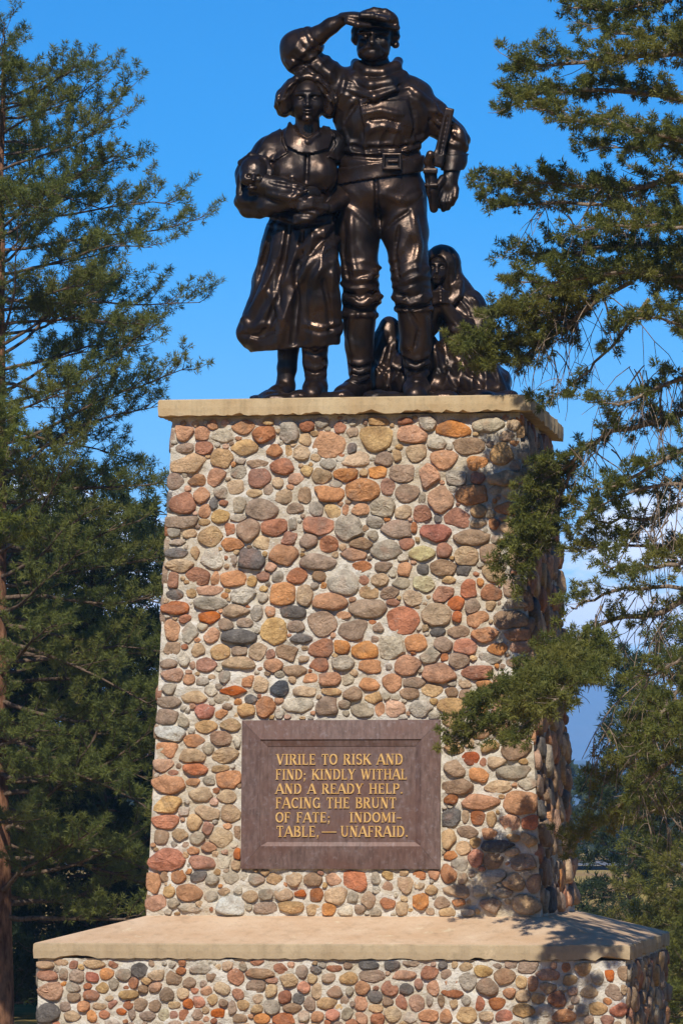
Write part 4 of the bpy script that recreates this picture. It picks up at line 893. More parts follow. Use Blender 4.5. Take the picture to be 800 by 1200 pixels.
# letters: strokes in a box of height 1; l = straight stroke (x0,y0,x1,y1,width), a = arc (cx,cy,rx,ry,from,to,width); s = serif at a point
T_, N_ = .20, .085
GL = {
'A': (.92, 'l .05 0 .44 1 .09;l .46 1 .86 0 .20;l .20 .34 .70 .34 .09;s .06 0 .14;s .85 0 .15'), 'B': (.80, 'l .18 0 .18 1 .20;a .38 .755 .26 .20 -95 95 .17;a .40 .27 .32 .225 -95 95 .18;l .16 .96 .42 .96 .08;l .16 .52 .42 .52 .08;l .16 .04 .42 .04 .08;s .16 0 .12;s .16 1 .12'),
'C': (.84, 'a .48 .5 .36 .45 50 310 .17;l .74 .74 .74 .97 .08;l .74 .06 .74 .24 .08'), 'D': (.90, 'l .18 0 .18 1 .20;a .40 .5 .38 .455 -92 92 .18;l .16 .955 .42 .955 .09;l .16 .045 .42 .045 .09;s .16 0 .12;s .16 1 .12'),
'E': (.74, 'l .18 0 .18 1 .20;l .16 .955 .66 .955 .10;l .16 .52 .54 .52 .09;l .16 .045 .68 .045 .10;l .64 .80 .64 1 .07;l .66 0 .66 .22 .07;l .53 .40 .53 .64 .06;s .16 0 .12;s .16 1 .12'), 'F': (.70, 'l .18 0 .18 1 .20;l .16 .955 .66 .955 .10;l .16 .52 .54 .52 .09;l .64 .78 .64 1 .07;l .53 .40 .53 .64 .06;s .18 0 .17;s .16 1 .12'),
'G': (.92, 'a .48 .5 .36 .45 50 318 .17;l .74 .74 .74 .97 .08;l .76 .06 .76 .44 .17;l .58 .44 .88 .44 .07'), 'H': (.94, 'l .20 0 .20 1 .20;l .74 0 .74 1 .20;l .2 .52 .74 .52 .09;s .20 0 .17;s .20 1 .17;s .74 0 .17;s .74 1 .17'),
'I': (.42, 'l .21 0 .21 1 .21;s .21 0 .19;s .21 1 .19'), 'K': (.90, 'l .18 0 .18 1 .20;l .24 .44 .74 .98 .09;l .38 .58 .80 .02 .19;s .18 0 .17;s .18 1 .17;s .74 1 .14;s .80 0 .14'),
'L': (.72, 'l .18 0 .18 1 .20;l .16 .045 .64 .045 .10;l .64 0 .64 .26 .07;s .18 1 .17;s .16 0 .12'), 'M': (1.08, 'l .16 0 .16 1 .09;l .18 1 .52 .10 .18;l .52 .10 .86 1 .09;l .90 0 .90 1 .20;s .16 0 .15;s .90 0 .16;s .14 1 .12;s .92 1 .12'),
'N': (.94, 'l .17 0 .17 1 .09;l .18 1 .74 .02 .20;l .76 0 .76 1 .09;s .17 0 .15;s .15 1 .12;s .76 1 .15'), 'O': (.90, 'a .45 .5 .36 .455 0 360 .18'),
'P': (.76, 'l .18 0 .18 1 .20;a .38 .72 .29 .235 -95 95 .17;l .16 .955 .42 .955 .08;l .16 .485 .42 .485 .08;s .18 0 .18;s .16 1 .12'), 'R': (.86, 'l .18 0 .18 1 .20;a .38 .735 .28 .22 -95 95 .17;l .16 .955 .42 .955 .08;l .16 .515 .44 .515 .08;l .42 .50 .74 .02 .19;s .18 0 .17;s .16 1 .12;s .78 0 .11'),
'S': (.70, 'a .35 .745 .24 .215 35 265 .16;a .35 .27 .26 .225 -145 85 .17;l .57 .76 .57 .97 .07;l .11 .04 .11 .26 .07'), 'T': (.80, 'l .40 0 .40 1 .20;l .05 .95 .75 .95 .10;l .07 .74 .07 1 .07;l .73 .74 .73 1 .07;s .40 0 .18'),
'U': (.92, 'l .19 .36 .19 1 .20;l .75 .36 .75 1 .09;a .47 .38 .28 .335 180 360 .15;s .19 1 .17;s .75 1 .14'), 'V': (.88, 'l .12 1 .44 .02 .20;l .46 .02 .76 1 .09;s .12 1 .16;s .76 1 .13'),
'W': (1.22, 'l .12 1 .36 .02 .19;l .38 .02 .60 .95 .09;l .58 1 .84 .02 .19;l .86 .02 1.08 1 .09;s .12 1 .14;s 1.08 1 .13;s .6 1 .14'), 'Y': (.86, 'l .14 1 .42 .46 .19;l .44 .46 .74 1 .09;l .43 0 .43 .48 .20;s .13 1 .15;s .75 1 .13;s .43 0 .18'),
'.': (.34, 'a .16 .09 .05 .05 0 360 .11'), ',': (.34, 'a .16 .09 .05 .05 0 360 .11;l .20 .07 .12 -.14 .07'), ';': (.36, 'a .17 .09 .05 .05 0 360 .11;l .21 .07 .12 -.16 .07'), '^': (.36, 'a .17 .52 .05 .05 0 360 .11'), '-': (.62, 'l .06 .44 .54 .44 .10'), '_': (1.5, 'l .05 .44 1.42 .44 .09')}
GMESH = {}
def glyph(ch, sx, h):
    """raised letter mesh: each stroke a bevelled ridge"""
    V, F = [], []
    def quad(a, b_, wid):
        ax_, ay, bx, by = a[0]*sx, a[1]*h, b_[0]*sx, b_[1]*h; dx, dy = bx-ax_, by-ay; l = math.hypot(dx, dy)+1e-9; nx, ny = -dy/l, dx/l
        hw = wid*.5*(sx*abs(nx)+h*abs(ny)); o = len(V); top_ = .62
        for (qx, qy) in ((ax_, ay), (bx, by)):
            V.extend([(qx-nx*hw, .004, qy-ny*hw), (qx-nx*hw*top_, -.0135, qy-ny*hw*top_), (qx+nx*hw*top_, -.0135, qy+ny*hw*top_), (qx+nx*hw, .004, qy+ny*hw)])
        F.extend([(o, o+1, o+5, o+4), (o+1, o+2, o+6, o+5), (o+2, o+3, o+7, o+6), (o, o+3, o+2, o+1), (o+4, o+5, o+6, o+7)])
    for e in GL[ch][1].split(';'):
        k, *v = e.split(); v = list(map(float, v))
        if k == 'l': quad((v[0], v[1]), (v[2], v[3]), v[4])
        elif k == 's': quad((v[0]-v[2], .035 if v[1] < .5 else .965), (v[0]+v[2], .035 if v[1] < .5 else .965), .075)
        else:
            cx, cy, rx, ry, a0, a1, wd = v; n = max(6, int(abs(a1-a0)/24)); P = [(cx+rx*math.cos(math.radians(a0+(a1-a0)*i/n)), cy+ry*math.sin(math.radians(a0+(a1-a0)*i/n))) for i in range(n+1)]
            for q in range(n):
                mx = abs((P[q][0]+P[q+1][0])/2-cx)/max(rx, 1e-6); quad(P[q], P[q+1], wd*(.55+.5*mx))
    return V, F
def letters(text, pxa, pxb, pya, pyb):
    (xa, zb), (xb, za) = pl(pxa, pyb), pl(pxb, pya); h = za-zb
    tot = sum(GL[c][0] if c != ' ' else .50 for c in text) + .06*(len(text)-1); sx = (xb-xa)/tot; x = xa
    for c in text:
        if c == ' ': x += (.50+.06)*sx; continue
        if c == ';': mesh_obj('letter_dot', *glyph('^', sx, h), GILT, pan, smooth=False, loc=(x, -.0345, zb))
        V, F = glyph(c, sx, h); mesh_obj('letter', V, F, GILT, pan, smooth=False, loc=(x, -.0345, zb)); x += (GL[c][0]+.06)*sx
letters('VIRILE TO RISK AND', 324.6, 472.8, 883.6, 896.6); letters('FIND; KINDLY WITHAL', 323.6, 477.5, 901.3, 914); letters('AND A READY HELP.', 323.6, 473, 918.4, 930.6)
letters('FACING THE BRUNT', 323.6, 465, 934.6, 947.6); letters('OF FATE;', 323.6, 388, 952, 964); letters('INDOMI-', 410, 471.5, 952, 964)
letters('TABLE,', 324.6, 375, 968, 981); letters('_', 377, 396, 968, 981); letters('UNAFRAID.', 399.5, 479, 968, 981)
# ------------------------------------------------------------------ ground, road, far hills, haze
GRM, t, b = nmat('dry_grass_ground')
p = pos(t); n1 = noise(t, .05, 5, .6, p); n2 = noise(t, 1.8, 5, .65, p); n3 = noise(t, 22, 4, .7, p)
col = mixrgb(t, rng(t, n1, .4, .62, 0, 1), lin((188, 160, 92)), lin((176, 138, 96)))
col = mixrgb(t, rng(t, n2, .45, .7, 0, .7), col, lin((128, 124, 66)))
col = mixrgb(t, rng(t, n3, .5, .75, 0, .5), col, lin((104, 84, 60)))
t.links.new(col, b.inputs['Base Color']); b.inputs['Roughness'].default_value = 1.0; b.inputs['Specular IOR Level'].default_value = 0.0
bump(t, b, mth(t, 'ADD', n2, n3), .6, .08)
g = 9000.0; n_ = 60
rsg = np.random.default_rng(2)
gx = np.sign(np.linspace(-1, 1, n_+1))*np.abs(np.linspace(-1, 1, n_+1))**3*g
GV = [(x, y, 0 if max(abs(x), abs(y)) < 40 else float(rsg.normal(0, .06))) for y in gx for x in gx]
GF = [(j*(n_+1)+i, j*(n_+1)+i+1, (j+1)*(n_+1)+i+1, (j+1)*(n_+1)+i) for j in range(n_) for i in range(n_)]
tag(mesh_obj('ground', GV, GF, GRM), kind='structure')
FOM, t, b = nmat('far_forest'); p = pos(t)
n1 = noise(t, .012, 6, .65, p); n2 = noise(t, .09, 4, .7, p)
col = mixrgb(t, rng(t, n1, .4, .65, 0, 1), (.030, .045, .024), (.075, .072, .052)); col = mixrgb(t, rng(t, n2, .4, .7, 0, .6), col, (.016, .026, .014))
t.links.new(col, b.inputs['Base Color']); b.inputs['Roughness'].default_value = 1.0; b.inputs['Specular IOR Level'].default_value = 0
def hills(name, dist, py_top, amp, seed, half=2600, nx=180, ny=26):
    rs = np.random.default_rng(seed); c = at(700, 966, dist); c[2] = 0
    xs = np.linspace(-half, half, nx); ph = rs.uniform(0, 6.28, 9); fr = 2*math.pi/(half*np.array([1.6, .9, .55, .33, .21, .13, .083, .052, .034])); am = np.array([1, .8, .55, .4, .28, .18, .12, .09, .06])
    prof = sum(a*np.sin(f*xs+p_) for a, f, p_ in zip(am, fr, ph)); prof = prof/np.abs(prof).max()
    base_h = (966-py_top)/FPX*dist
    V, F = [], []
    R2_ = RGT[:2]; F2 = np.array([-R2_[1], R2_[0]])
    for j in range(ny):
        s = j/(ny-1)
        for i in range(nx):
            hgt = (base_h*(1+amp*prof[i]))*math.sin(min(1, s*1.25)*math.pi/2) * (1+.05*rs.normal()*(0 < j < ny-1))
            q = c[:2]+R2_*xs[i]+F2*(s-.5)*dist*.35
            V.append((q[0], q[1], hgt-3))
    for j in range(ny-1):
        for i in range(nx-1): F.append((j*nx+i, j*nx+i+1, (j+1)*nx+i+1, (j+1)*nx+i))
    return tag(mesh_obj(name, V, F, FOM), kind='structure')
hills('mountains', 5200, 775, .16, 5, half=4200)
hills('hills', 2600, 868, .2, 9, half=2600)
ROM, t, b = nmat('pale_asphalt'); t.links.new(mixrgb(t, noise(t, 3, 4, .6, pos(t)), (.16, .16, .165), (.24, .24, .25)), b.inputs['Base Color']); b.inputs['Roughness'].default_value = .9
c = at(690, 966, 262); c[2] = .0; r2 = RGT[:2]; f2 = np.array([-r2[1], r2[0]])
V = []
for i in range(41):
    s = (i-20)*14.0
    for k in (-1, 1): q = c[:2]+r2*s+f2*(k*13+s*s*.0004); V.append((q[0], q[1], .25))
tag(mesh_obj('road', V, [(2*i, 2*i+2, 2*i+3, 2*i+1) for i in range(40)], ROM, smooth=False), kind='structure')

# ------------------------------------------------------------------ pines
def bark(name, ca, cb, sc):
    m, t, b = nmat(name); p = pos(t); mp = node(t, 'ShaderNodeMapping', {0: p}); mp.inputs['Scale'].default_value = (sc, sc, sc*.3)
    n1 = noise(t, 1.0, 5, .65, mp.outputs[0]); t.links.new(mixrgb(t, rng(t, n1, .35, .65, 0, 1), lin(ca), lin(cb)), b.inputs['Base Color']); b.inputs['Roughness'].default_value = .95; b.inputs['Specular IOR Level'].default_value = .1
    bump(t, b, n1, .9, .03); return m
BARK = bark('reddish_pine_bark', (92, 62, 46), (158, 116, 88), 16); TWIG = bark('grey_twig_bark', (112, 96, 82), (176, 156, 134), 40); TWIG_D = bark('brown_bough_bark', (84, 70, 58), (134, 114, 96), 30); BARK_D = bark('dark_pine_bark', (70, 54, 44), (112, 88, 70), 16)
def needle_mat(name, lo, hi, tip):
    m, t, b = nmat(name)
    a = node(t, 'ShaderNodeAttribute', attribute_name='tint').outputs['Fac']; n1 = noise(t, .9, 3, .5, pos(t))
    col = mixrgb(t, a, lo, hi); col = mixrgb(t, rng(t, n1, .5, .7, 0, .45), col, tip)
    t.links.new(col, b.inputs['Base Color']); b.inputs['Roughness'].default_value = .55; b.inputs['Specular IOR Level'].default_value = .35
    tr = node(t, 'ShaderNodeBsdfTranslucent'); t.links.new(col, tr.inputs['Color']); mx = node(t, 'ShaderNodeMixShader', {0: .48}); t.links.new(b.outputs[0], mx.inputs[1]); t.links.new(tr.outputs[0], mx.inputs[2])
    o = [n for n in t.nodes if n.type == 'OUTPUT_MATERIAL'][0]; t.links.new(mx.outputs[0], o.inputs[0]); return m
NEED_L = needle_mat('pine_needles', (.090, .120, .030), (.245, .265, .058), (.310, .275, .060))
NEED_R = needle_mat('olive_pine_needles', (.090, .116, .028), (.265, .270, .055), (.340, .285, .060))
NEED_N = needle_mat('fresh_pine_needles', (.110, .140, .026), (.280, .300, .052), (.340, .300, .056))
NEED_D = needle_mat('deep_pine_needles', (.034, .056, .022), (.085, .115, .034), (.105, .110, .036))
def unit(v): return v/(np.linalg.norm(v)+1e-9)
class Wood:
    """tubes gathered into one mesh"""
    def __init__(self): self.V, self.F, self.n = [], [], 0
    def tube(self, P, r0, r1, sides=5):
        P = np.asarray(P, float); m = len(P)
        T = np.gradient(P, axis=0); T /= np.linalg.norm(T, axis=1)[:, None]+1e-9
        ref = np.array([0, 0, 1.0]) if abs(T[0][2]) < .9 else np.array([1.0, 0, 0])
        A = np.cross(T, ref); A /= np.linalg.norm(A, axis=1)[:, None]+1e-9; B = np.cross(T, A)
        R = np.linspace(0, 1, m); R = r0+(r1-r0)*R
        th = np.linspace(0, 2*math.pi, sides, endpoint=False)
        V = P[:, None]+R[:, None, None]*(np.cos(th)[None, :, None]*A[:, None]+np.sin(th)[None, :, None]*B[:, None])
        self.V.append(V.reshape(-1, 3)); i = np.arange(m-1)[:, None]*sides; j = np.arange(sides)[None]; j2 = (j+1) % sides
        self.F.append((np.stack([i+j, i+j2, i+sides+j2, i+sides+j], -1).reshape(-1, 4))+self.n); self.n += m*sides
    def build(self, name, mat, parent, loc):
        if not self.V: return None
        me = np_mesh(name, np.concatenate(self.V)-np.array(loc), np.concatenate(self.F), 4, True); return link(name, me, mat, parent)
class Needles:
    """tufts: C centre, D direction, size; each tuft a brush of needle blades"""
    def __init__(self, rs): self.C, self.D, self.S, self.rs = [], [], [], rs
    def tuft(self, c, d, s): self.C.append(c); self.D.append(d); self.S.append(s)
    def build(self, name, mat, parent, loc, per=30, width=.010, length=.075, spread=.85):
        rs = self.rs; C = np.array(self.C); D = np.array(self.D); S = np.array(self.S); n = len(C)
        D = D/np.linalg.norm(D, axis=1)[:, None]
        t_ = rs.uniform(-.45, .35, (n, per)); back = t_*S[:, None]            # along the shoot
        rv = rs.normal(0, 1, (n, per, 3)); rv -= (rv*D[:, None]).sum(-1, keepdims=True)*D[:, None]; rv /= np.linalg.norm(rv, axis=-1, keepdims=True)+1e-9
        fwd = rs.uniform(-.15, 1.2, (n, per, 1)); nd = D[:, None]*fwd+rv*spread; nd /= np.linalg.norm(nd, axis=-1, keepdims=True)
        L = length*(S/.12)[:, None]**.5*rs.uniform(.7, 1.2, (n, per))
        base_ = C[:, None]+D[:, None]*back[..., None]; tip = base_+nd*L[..., None]
        side = np.cross(nd, rs.normal(0, 1, (n, per, 3))); side /= np.linalg.norm(side, axis=-1, keepdims=True)+1e-9
        w = width*rs.uniform(.7, 1.3, (n, per, 1))
        mid = base_+nd*(L*.2)[..., None]
        V = np.stack([mid+side*w*.6, tip, mid-side*w*.6], 2).reshape(-1, 3)-np.array(loc)
        T = np.arange(n*per*3).reshape(-1, 3)
        me = np_mesh(name, V, T, 3, False)
        tint = np.clip(np.repeat(rs.uniform(0, 1, n), per*3)*.65+np.repeat(rs.uniform(0, .35, n*per), 3), 0, 1).astype(np.float32)
        at_ = me.attributes.new('tint', 'FLOAT', 'POINT'); at_.data.foreach_set('value', tint)
        ob = link(name, me, mat, parent); return ob
def curve(p0, d0, length, up, rs, n=7, wob=.12):
    P = [np.array(p0, float)]; d = unit(np.array(d0, float))
    for i in range(n-1):
        d = unit(d+np.array([0, 0, up])/n+rs.normal(0, wob, 3)/math.sqrt(n)); P.append(P[-1]+d*length/(n-1))
    return np.array(P)
def foliate(P, wood, nd, rs, r0, sub_len, dens, tuft=.12, start=.25, droop=0.0, bare=0.0, upturn=.5, tw=None, upz=.35):
    """side shoots and needle tufts along a bough"""
    seg = np.linalg.norm(np.diff(P, axis=0), axis=1); tot = seg.sum(); cum = np.concatenate([[0], np.cumsum(seg)])
    n = max(3, int(tot*dens))
    for i in range(n):
        f = start+(1-start)*(i+rs.uniform(0, 1))/n; s = min(f*tot, tot-1e-4); k = min(np.searchsorted(cum, s, 'right')-1, len(P)-2)
        q = P[k]+(P[k+1]-P[k])*(s-cum[k])/(seg[k]+1e-9); tdir = unit(P[k+1]-P[k])
        lat = unit(np.cross(tdir, (0, 0, 1.0)))*(1 if i % 2 else -1)
        d = unit(tdir*rs.uniform(.4, 1.0)+lat*rs.uniform(.3, 1.0)+np.array([0, 0, rs.uniform(-.25, .55)-droop]))
        l = sub_len*(1.15-.55*f)*rs.uniform(.5, 1.25)
        S = curve(q, d, l, upturn-droop*1.5, rs, 5, .25)
        (tw or wood).tube(S, max(.0035, r0*.28), .003, 3)
        if rs.uniform() < bare: continue
        m = max(2, int(l/(tuft*.62)))
        for j in range(m):
            g = (j+.6)/m; kk = min(int(g*4), 3); c_ = S[kk]+(S[kk+1]-S[kk])*(g*4-kk); td = unit(S[kk+1]-S[kk])
            if g < .3 and rs.uniform() < .6: continue
            off = rs.normal(0, 1, 3); dd = unit(td+off*.55+np.array([0, 0, upz]))
            nd.tuft(c_+dd*tuft*.5, dd, tuft*rs.uniform(.75, 1.3))
            if rs.uniform() < .5:
                dd = unit(td*.6+rs.normal(0, .8, 3)+np.array([0, 0, .2])); nd.tuft(c_+dd*tuft*.8, dd, tuft*rs.uniform(.6, 1.1))
        nd.tuft(S[-1]+unit(S[-1]-S[-2])*tuft*.4, S[-1]-S[-2]+np.array([0, 0, .02]), tuft*1.1)
def pine(name, label, px, depth, height, prof, nb, rs_seed, mats, trunk_r=.16, first=.12, sub=.55, dens=9, tuft=.13, per=28, width=.011, length=.075, keep=None, el=(0.0, .7), lean=0.0, group=None, upz=.35):
    rs = np.random.default_rng(rs_seed); base_p = at(px, 966, depth); base_p[2] = 0.0
    root = empty(name, base_p); tag(root, label, 'tree', group)
    tr, wd, nd = Wood(), Wood(), Needles(rs)
    zs = np.linspace(-.2, height, 16); wob = np.cumsum(rs.normal(0, .018, (16, 2)), 0)
    TP = np.stack([base_p[0]+wob[:, 0]+lean*zs*RGT[0], base_p[1]+wob[:, 1]+lean*zs*RGT[1], zs], 1); tr.tube(TP, trunk_r, .02, 12)
    ga = 2.399963
    for i in range(nb):
        h = first+(1-first)*((i+rs.uniform(0, .8))/nb)
        z = h*height; L = prof(h)*rs.uniform(.72, 1.12); az = i*ga+rs.uniform(-.3, .3)
        if keep and not keep(h, az, rs): continue
        k = min(int((z+.2)/(height+.2)*15), 14); c0 = TP[k]+(TP[k+1]-TP[k])*(((z+.2)/(height+.2)*15)-k)
        e = el[0]+(el[1]-el[0])*h**1.5+rs.uniform(-.28, .25)
        d = np.array([math.cos(az)*math.cos(e), math.sin(az)*math.cos(e), math.sin(e)])
        P = curve(c0, d, L, rs.uniform(.1, .6), rs, 9, .34); r = max(.010, trunk_r*.20*(1-h*.6)); wd.tube(P, r, .005, 5)
        foliate(P, wd, nd, rs, r, sub*min(1, .35+L*.32), dens, tuft, start=.16 if L < 1 else .28, upz=upz)
    nd.tuft(TP[-1], np.array([0, 0, 1.0]), tuft*1.2)
    tr.build('trunk', mats[0], root, base_p)
    w_ = wd.build('branches', mats[1], root, base_p)
    nd.build('crown', mats[2], root, base_p, per, width, length)
    return root, len(nd.C)
def profl(pts):
    a = np.array(pts); return lambda h: float(np.interp(h, a[:, 0], a[:, 1]))
# the tall pine on the left, behind the pedestal
print('L', pine('tall_pine_tree', 'tall open-crowned pine rising behind the left side of the pedestal', 1, 52.5, 12.35,
    profl([(0, 1.6), (.2, 2.6), (.5, 2.5), (.75, 2.45), (.86, 2.25), (.93, 1.5), (.97, .8), (1, .2)]), 190, 41, (BARK, TWIG_D, NEED_L), trunk_r=.21, el=(-.05, .16), dens=7, sub=.66, tuft=.12, per=32, width=.0092, length=.078, upz=.9, keep=lambda h, az, rs: math.cos(az-YAW) > -.25 or rs.uniform() < .35)[1])
# a row of smaller pines farther back
for i, (px, dep, h, lab) in enumerate(((118, 60, 7.4, 'short dark pine seen between the tall pine and the pedestal'), (30, 63, 7.9, 'dark bushy pine standing behind the tall pine trunk'), (195, 64, 7.4, 'dark pine half hidden behind the left edge of the stone shaft'), (-50, 58, 7.0, 'shaded pine at the edge of the grove left of the tall pine'))):
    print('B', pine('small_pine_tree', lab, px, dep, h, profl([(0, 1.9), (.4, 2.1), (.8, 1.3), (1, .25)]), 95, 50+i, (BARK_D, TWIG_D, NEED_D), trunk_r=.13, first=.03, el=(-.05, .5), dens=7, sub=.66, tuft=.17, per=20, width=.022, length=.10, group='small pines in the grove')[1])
print('N', pine('young_pine_tree', 'fresh green young pine whose boughs reach in beside the tall pine', -165, 45, 7.7, profl([(0, 1.6), (.5, 1.9), (.75, 2.0), (.9, 1.1), (1, .25)]), 110, 71, (BARK, TWIG, NEED_N), trunk_r=.12, first=.1, el=(0, .5), dens=9, sub=.6, tuft=.13, per=40, width=.010, length=.075,
    keep=lambda h, az, rs: not (math.cos(az-YAW) > .1 and h < .60) and (math.cos(az-YAW) > .1 or rs.uniform() < .4))[1])
print('M', pine('meadow_pine_tree', 'small bushy pine growing at the edge of the meadow right of the pedestal', 815, 60, 5.7, profl([(0, .9), (.25, 1.5), (.6, 1.35), (.85, .8), (1, .2)]), 80, 81, (BARK_D, TWIG, NEED_R), trunk_r=.11, first=.16, el=(-.1, .5), dens=8, sub=.6, tuft=.15, per=30, width=.013, length=.085)[1])
print('M', pine('meadow_pine_tree', 'pointed blue-green pine behind the bushy one at the meadow edge', 738, 88, 6.0, profl([(0, 1.5), (.4, 1.2), (.8, .6), (1, .2)]), 70, 82, (BARK_D, TWIG_D, NEED_D), trunk_r=.11, first=.05, el=(-.1, .45), dens=6, sub=.6, tuft=.20, per=24, width=.022, length=.12)[1])

for px_, dep_, h_, lab_ in ((778, 57, 1.05, 'low scrubby pine seedling in the grass behind the base corner'), (806, 53, 1.5, 'taller scrubby pine sapling beside the meadow grass right of the base')):
    pine('pine_sapling', lab_, px_, dep_, h_, profl([(0, .5), (.5, .5), (1, .1)]), 34, int(px_), (BARK_D, TWIG_D, NEED_R), trunk_r=.03, first=.04, el=(.2, .7), dens=9, sub=.35, tuft=.12, per=34, width=.011, length=.08)

# the big pine on the right, its boughs reaching in front of the pedestal
def resample(pts, n, rs, wob):
    W3 = np.array([at(*q) for q in pts]); m = len(W3); P_ = np.vstack([2*W3[0]-W3[1], W3, 2*W3[-1]-W3[-2]]); out_ = []
    for i in range(n):
        u = i/(n-1)*(m-1); k = min(int(u), m-2); f = u-k; p0, p1, p2, p3 = P_[k:k+4]
        out_.append(.5*((2*p1)+(-p0+p2)*f+(2*p0-5*p1+4*p2-p3)*f*f+(-p0+3*p1-3*p2+p3)*f**3))
    out_ = np.array(out_); out_[1:] += rs.normal(0, wob, out_[1:].shape); return out_
rs = np.random.default_rng(99); TD = 38.9
base_p = at(1000, 966, TD); base_p[2] = 0
big = empty('big_pine_tree', base_p); tag(big, 'large olive green pine whose boughs hang in front of the pedestal corner', 'tree')
tr, wd, dead, nd, nd2 = Wood(), Wood(), Wood(), Needles(rs), Needles(rs)
TP = np.array([at(1000+rs.normal(0, 3), py, TD) for py in np.linspace(1320, -620, 22)]); tr.tube(TP, .30, .04, 14)
BOUGHS = [  # pixels and lens distance from trunk to tip; thickness, side-shoot length, density
 ([(1000, -80, TD), (840, -20, 38.6), (740, 10, 38.6), (668, 8, 38.7)], .035, .55, 13), ([(1000, -20, TD), (860, 40, 39.3), (760, 40, 39.5), (690, 34, 39.6)], .03, .5, 12), ([(1000, 30, TD), (860, 60, 38.2), (740, 66, 38), (640, 78, 38.2), (606, 74, 38.3)], .035, .5, 14),
 ([(1000, 90, TD), (850, 120, 39), (720, 104, 39.2), (640, 108, 39.3), (588, 128, 39.3)], .035, .5, 14), ([(1000, 150, TD), (850, 175, 38), (740, 150, 37.8), (660, 136, 38), (612, 118, 38)], .03, .5, 13), ([(1000, 170, TD), (880, 190, 39.8), (780, 170, 40), (690, 176, 40.2)], .03, .5, 11),
 ([(1000, 250, TD), (830, 205, 38.6), (745, 222, 38.6), (660, 216, 38.8), (570, 216, 38.9)], .04, .48, 14), ([(1000, 290, TD), (830, 262, 39.4), (700, 240, 39.6), (620, 238, 39.6), (572, 242, 39.6)], .03, .45, 13), ([(1000, 300, TD), (850, 270, 37.8), (760, 262, 37.6), (690, 268, 37.6)], .03, .5, 12),
 ([(1000, 360, TD), (830, 300, 39), (720, 286, 39.1), (650, 300, 39.2), (608, 296, 39.2)], .035, .45, 14), ([(1000, 380, TD), (860, 330, 38.2), (740, 320, 38), (660, 330, 38.2), (612, 334, 38.2)], .03, .48, 13), ([(1000, 420, TD), (840, 350, 38.9), (740, 322, 39), (660, 340, 39.1), (606, 366, 39.15), (575, 372, 39.2)], .04, .44, 24),
 ([(740, 330, 39), (672, 362, 39.1), (620, 392, 39.2), (575, 408, 39.2), (540, 404, 39.2)], .02, .38, 32), ([(700, 350, 39), (650, 392, 39.2), (606, 420, 39.25), (566, 424, 39.25)], .018, .38, 34), ([(760, 350, 38.8), (720, 400, 38.8), (684, 440, 38.9), (640, 470, 39)], .018, .34, 10),
 ([(1000, 470, TD), (860, 420, 38), (790, 380, 37.9), (740, 372, 37.9)], .03, .5, 11), ([(1000, 500, TD), (850, 478, 38.9), (760, 496, 39), (700, 516, 39.2), (664, 548, 39.4), (632, 566, 39.6)], .038, .36, 11), ([(690, 520, 39.3), (654, 560, 39.6), (625, 590, 39.7), (610, 612, 39.7)], .018, .34, 28), ([(675, 545, 39.4), (650, 592, 39.6), (628, 626, 39.7), (602, 640, 39.7)], .016, .34, 28), ([(660, 560, 39.5), (640, 620, 39.6), (616, 660, 39.7), (592, 676, 39.7)], .016, .32, 26),
 ([(1000, 560, TD), (870, 580, 38.6), (790, 568, 38.5), (730, 580, 38.6), (690, 600, 38.7)], .028, .42, 10), ([(1000, 600, TD), (860, 640, 39.2), (780, 640, 39.3), (715, 640, 39.4), (672, 640, 39.4)], .028, .42, 10), ([(800, 690, 38.6), (730, 690, 38.7), (680, 710, 38.8), (668, 712, 38.8)], .02, .4, 14), ([(860, 500, 38.6), (790, 530, 38.4), (740, 560, 38.4), (700, 574, 38.5)], .03, .42, 14), ([(860, 560, 39.4), (780, 600, 39.3), (720, 612, 39.3), (680, 604, 39.3)], .026, .42, 14), ([(860, 640, 38.2), (790, 660, 38.0), (740, 668, 38.0), (706, 660, 38.1)], .028, .42, 14), ([(840, 420, 38.4), (780, 450, 38.3), (730, 470, 38.3), (690, 470, 38.4)], .026, .4, 12),
 ([(1000, 700, TD), (850, 682, 38.6), (772, 718, 38.6), (720, 724, 38.6), (690, 742, 38.6), (664, 762, 38.6)], .042, .3, 7), ([(690, 742, 38.6), (650, 776, 38.6), (614, 800, 38.6), (572, 818, 38.6), (548, 836, 38.6)], .02, .38, 36), ([(670, 760, 38.6), (640, 800, 38.5), (606, 834, 38.5), (562, 858, 38.5), (540, 868, 38.5)], .018, .38, 36), ([(700, 738, 38.5), (668, 790, 38.2), (636, 824, 38.0), (606, 860, 38.0)], .018, .42, 34), ([(700, 745, 38.3), (672, 782, 37.2), (640, 804, 36.5), (604, 828, 36.3)], .016, .34, 30), ([(690, 750, 38.0), (676, 786, 36.9), (656, 812, 36.3), (632, 838, 36.1)], .016, .32, 28), ([(800, 800, 37.8), (780, 830, 37.0), (764, 856, 36.7), (750, 880, 36.6)], .016, .34, 20), ([(1000, 740, TD), (860, 740, 38.2), (800, 770, 38.1), (760, 790, 38.1), (736, 796, 38.1)], .026, .3, 9),
 ([(1000, 800, TD), (860, 820, 38.8), (790, 850, 38.8), (740, 890, 38.9), (706, 920, 38.9)], .03, .42, 11), ([(1000, 860, TD), (860, 860, 38.3), (790, 890, 38.2), (740, 930, 38.2), (690, 976, 38.3), (668, 990, 38.3)], .028, .4, 11), ([(1000, 840, TD), (880, 800, 39.4), (800, 820, 39.5), (750, 850, 39.5)], .026, .42, 11), ([(1000, 900, TD), (880, 920, 38.8), (800, 940, 38.8), (740, 960, 38.8)], .026, .42, 10)]
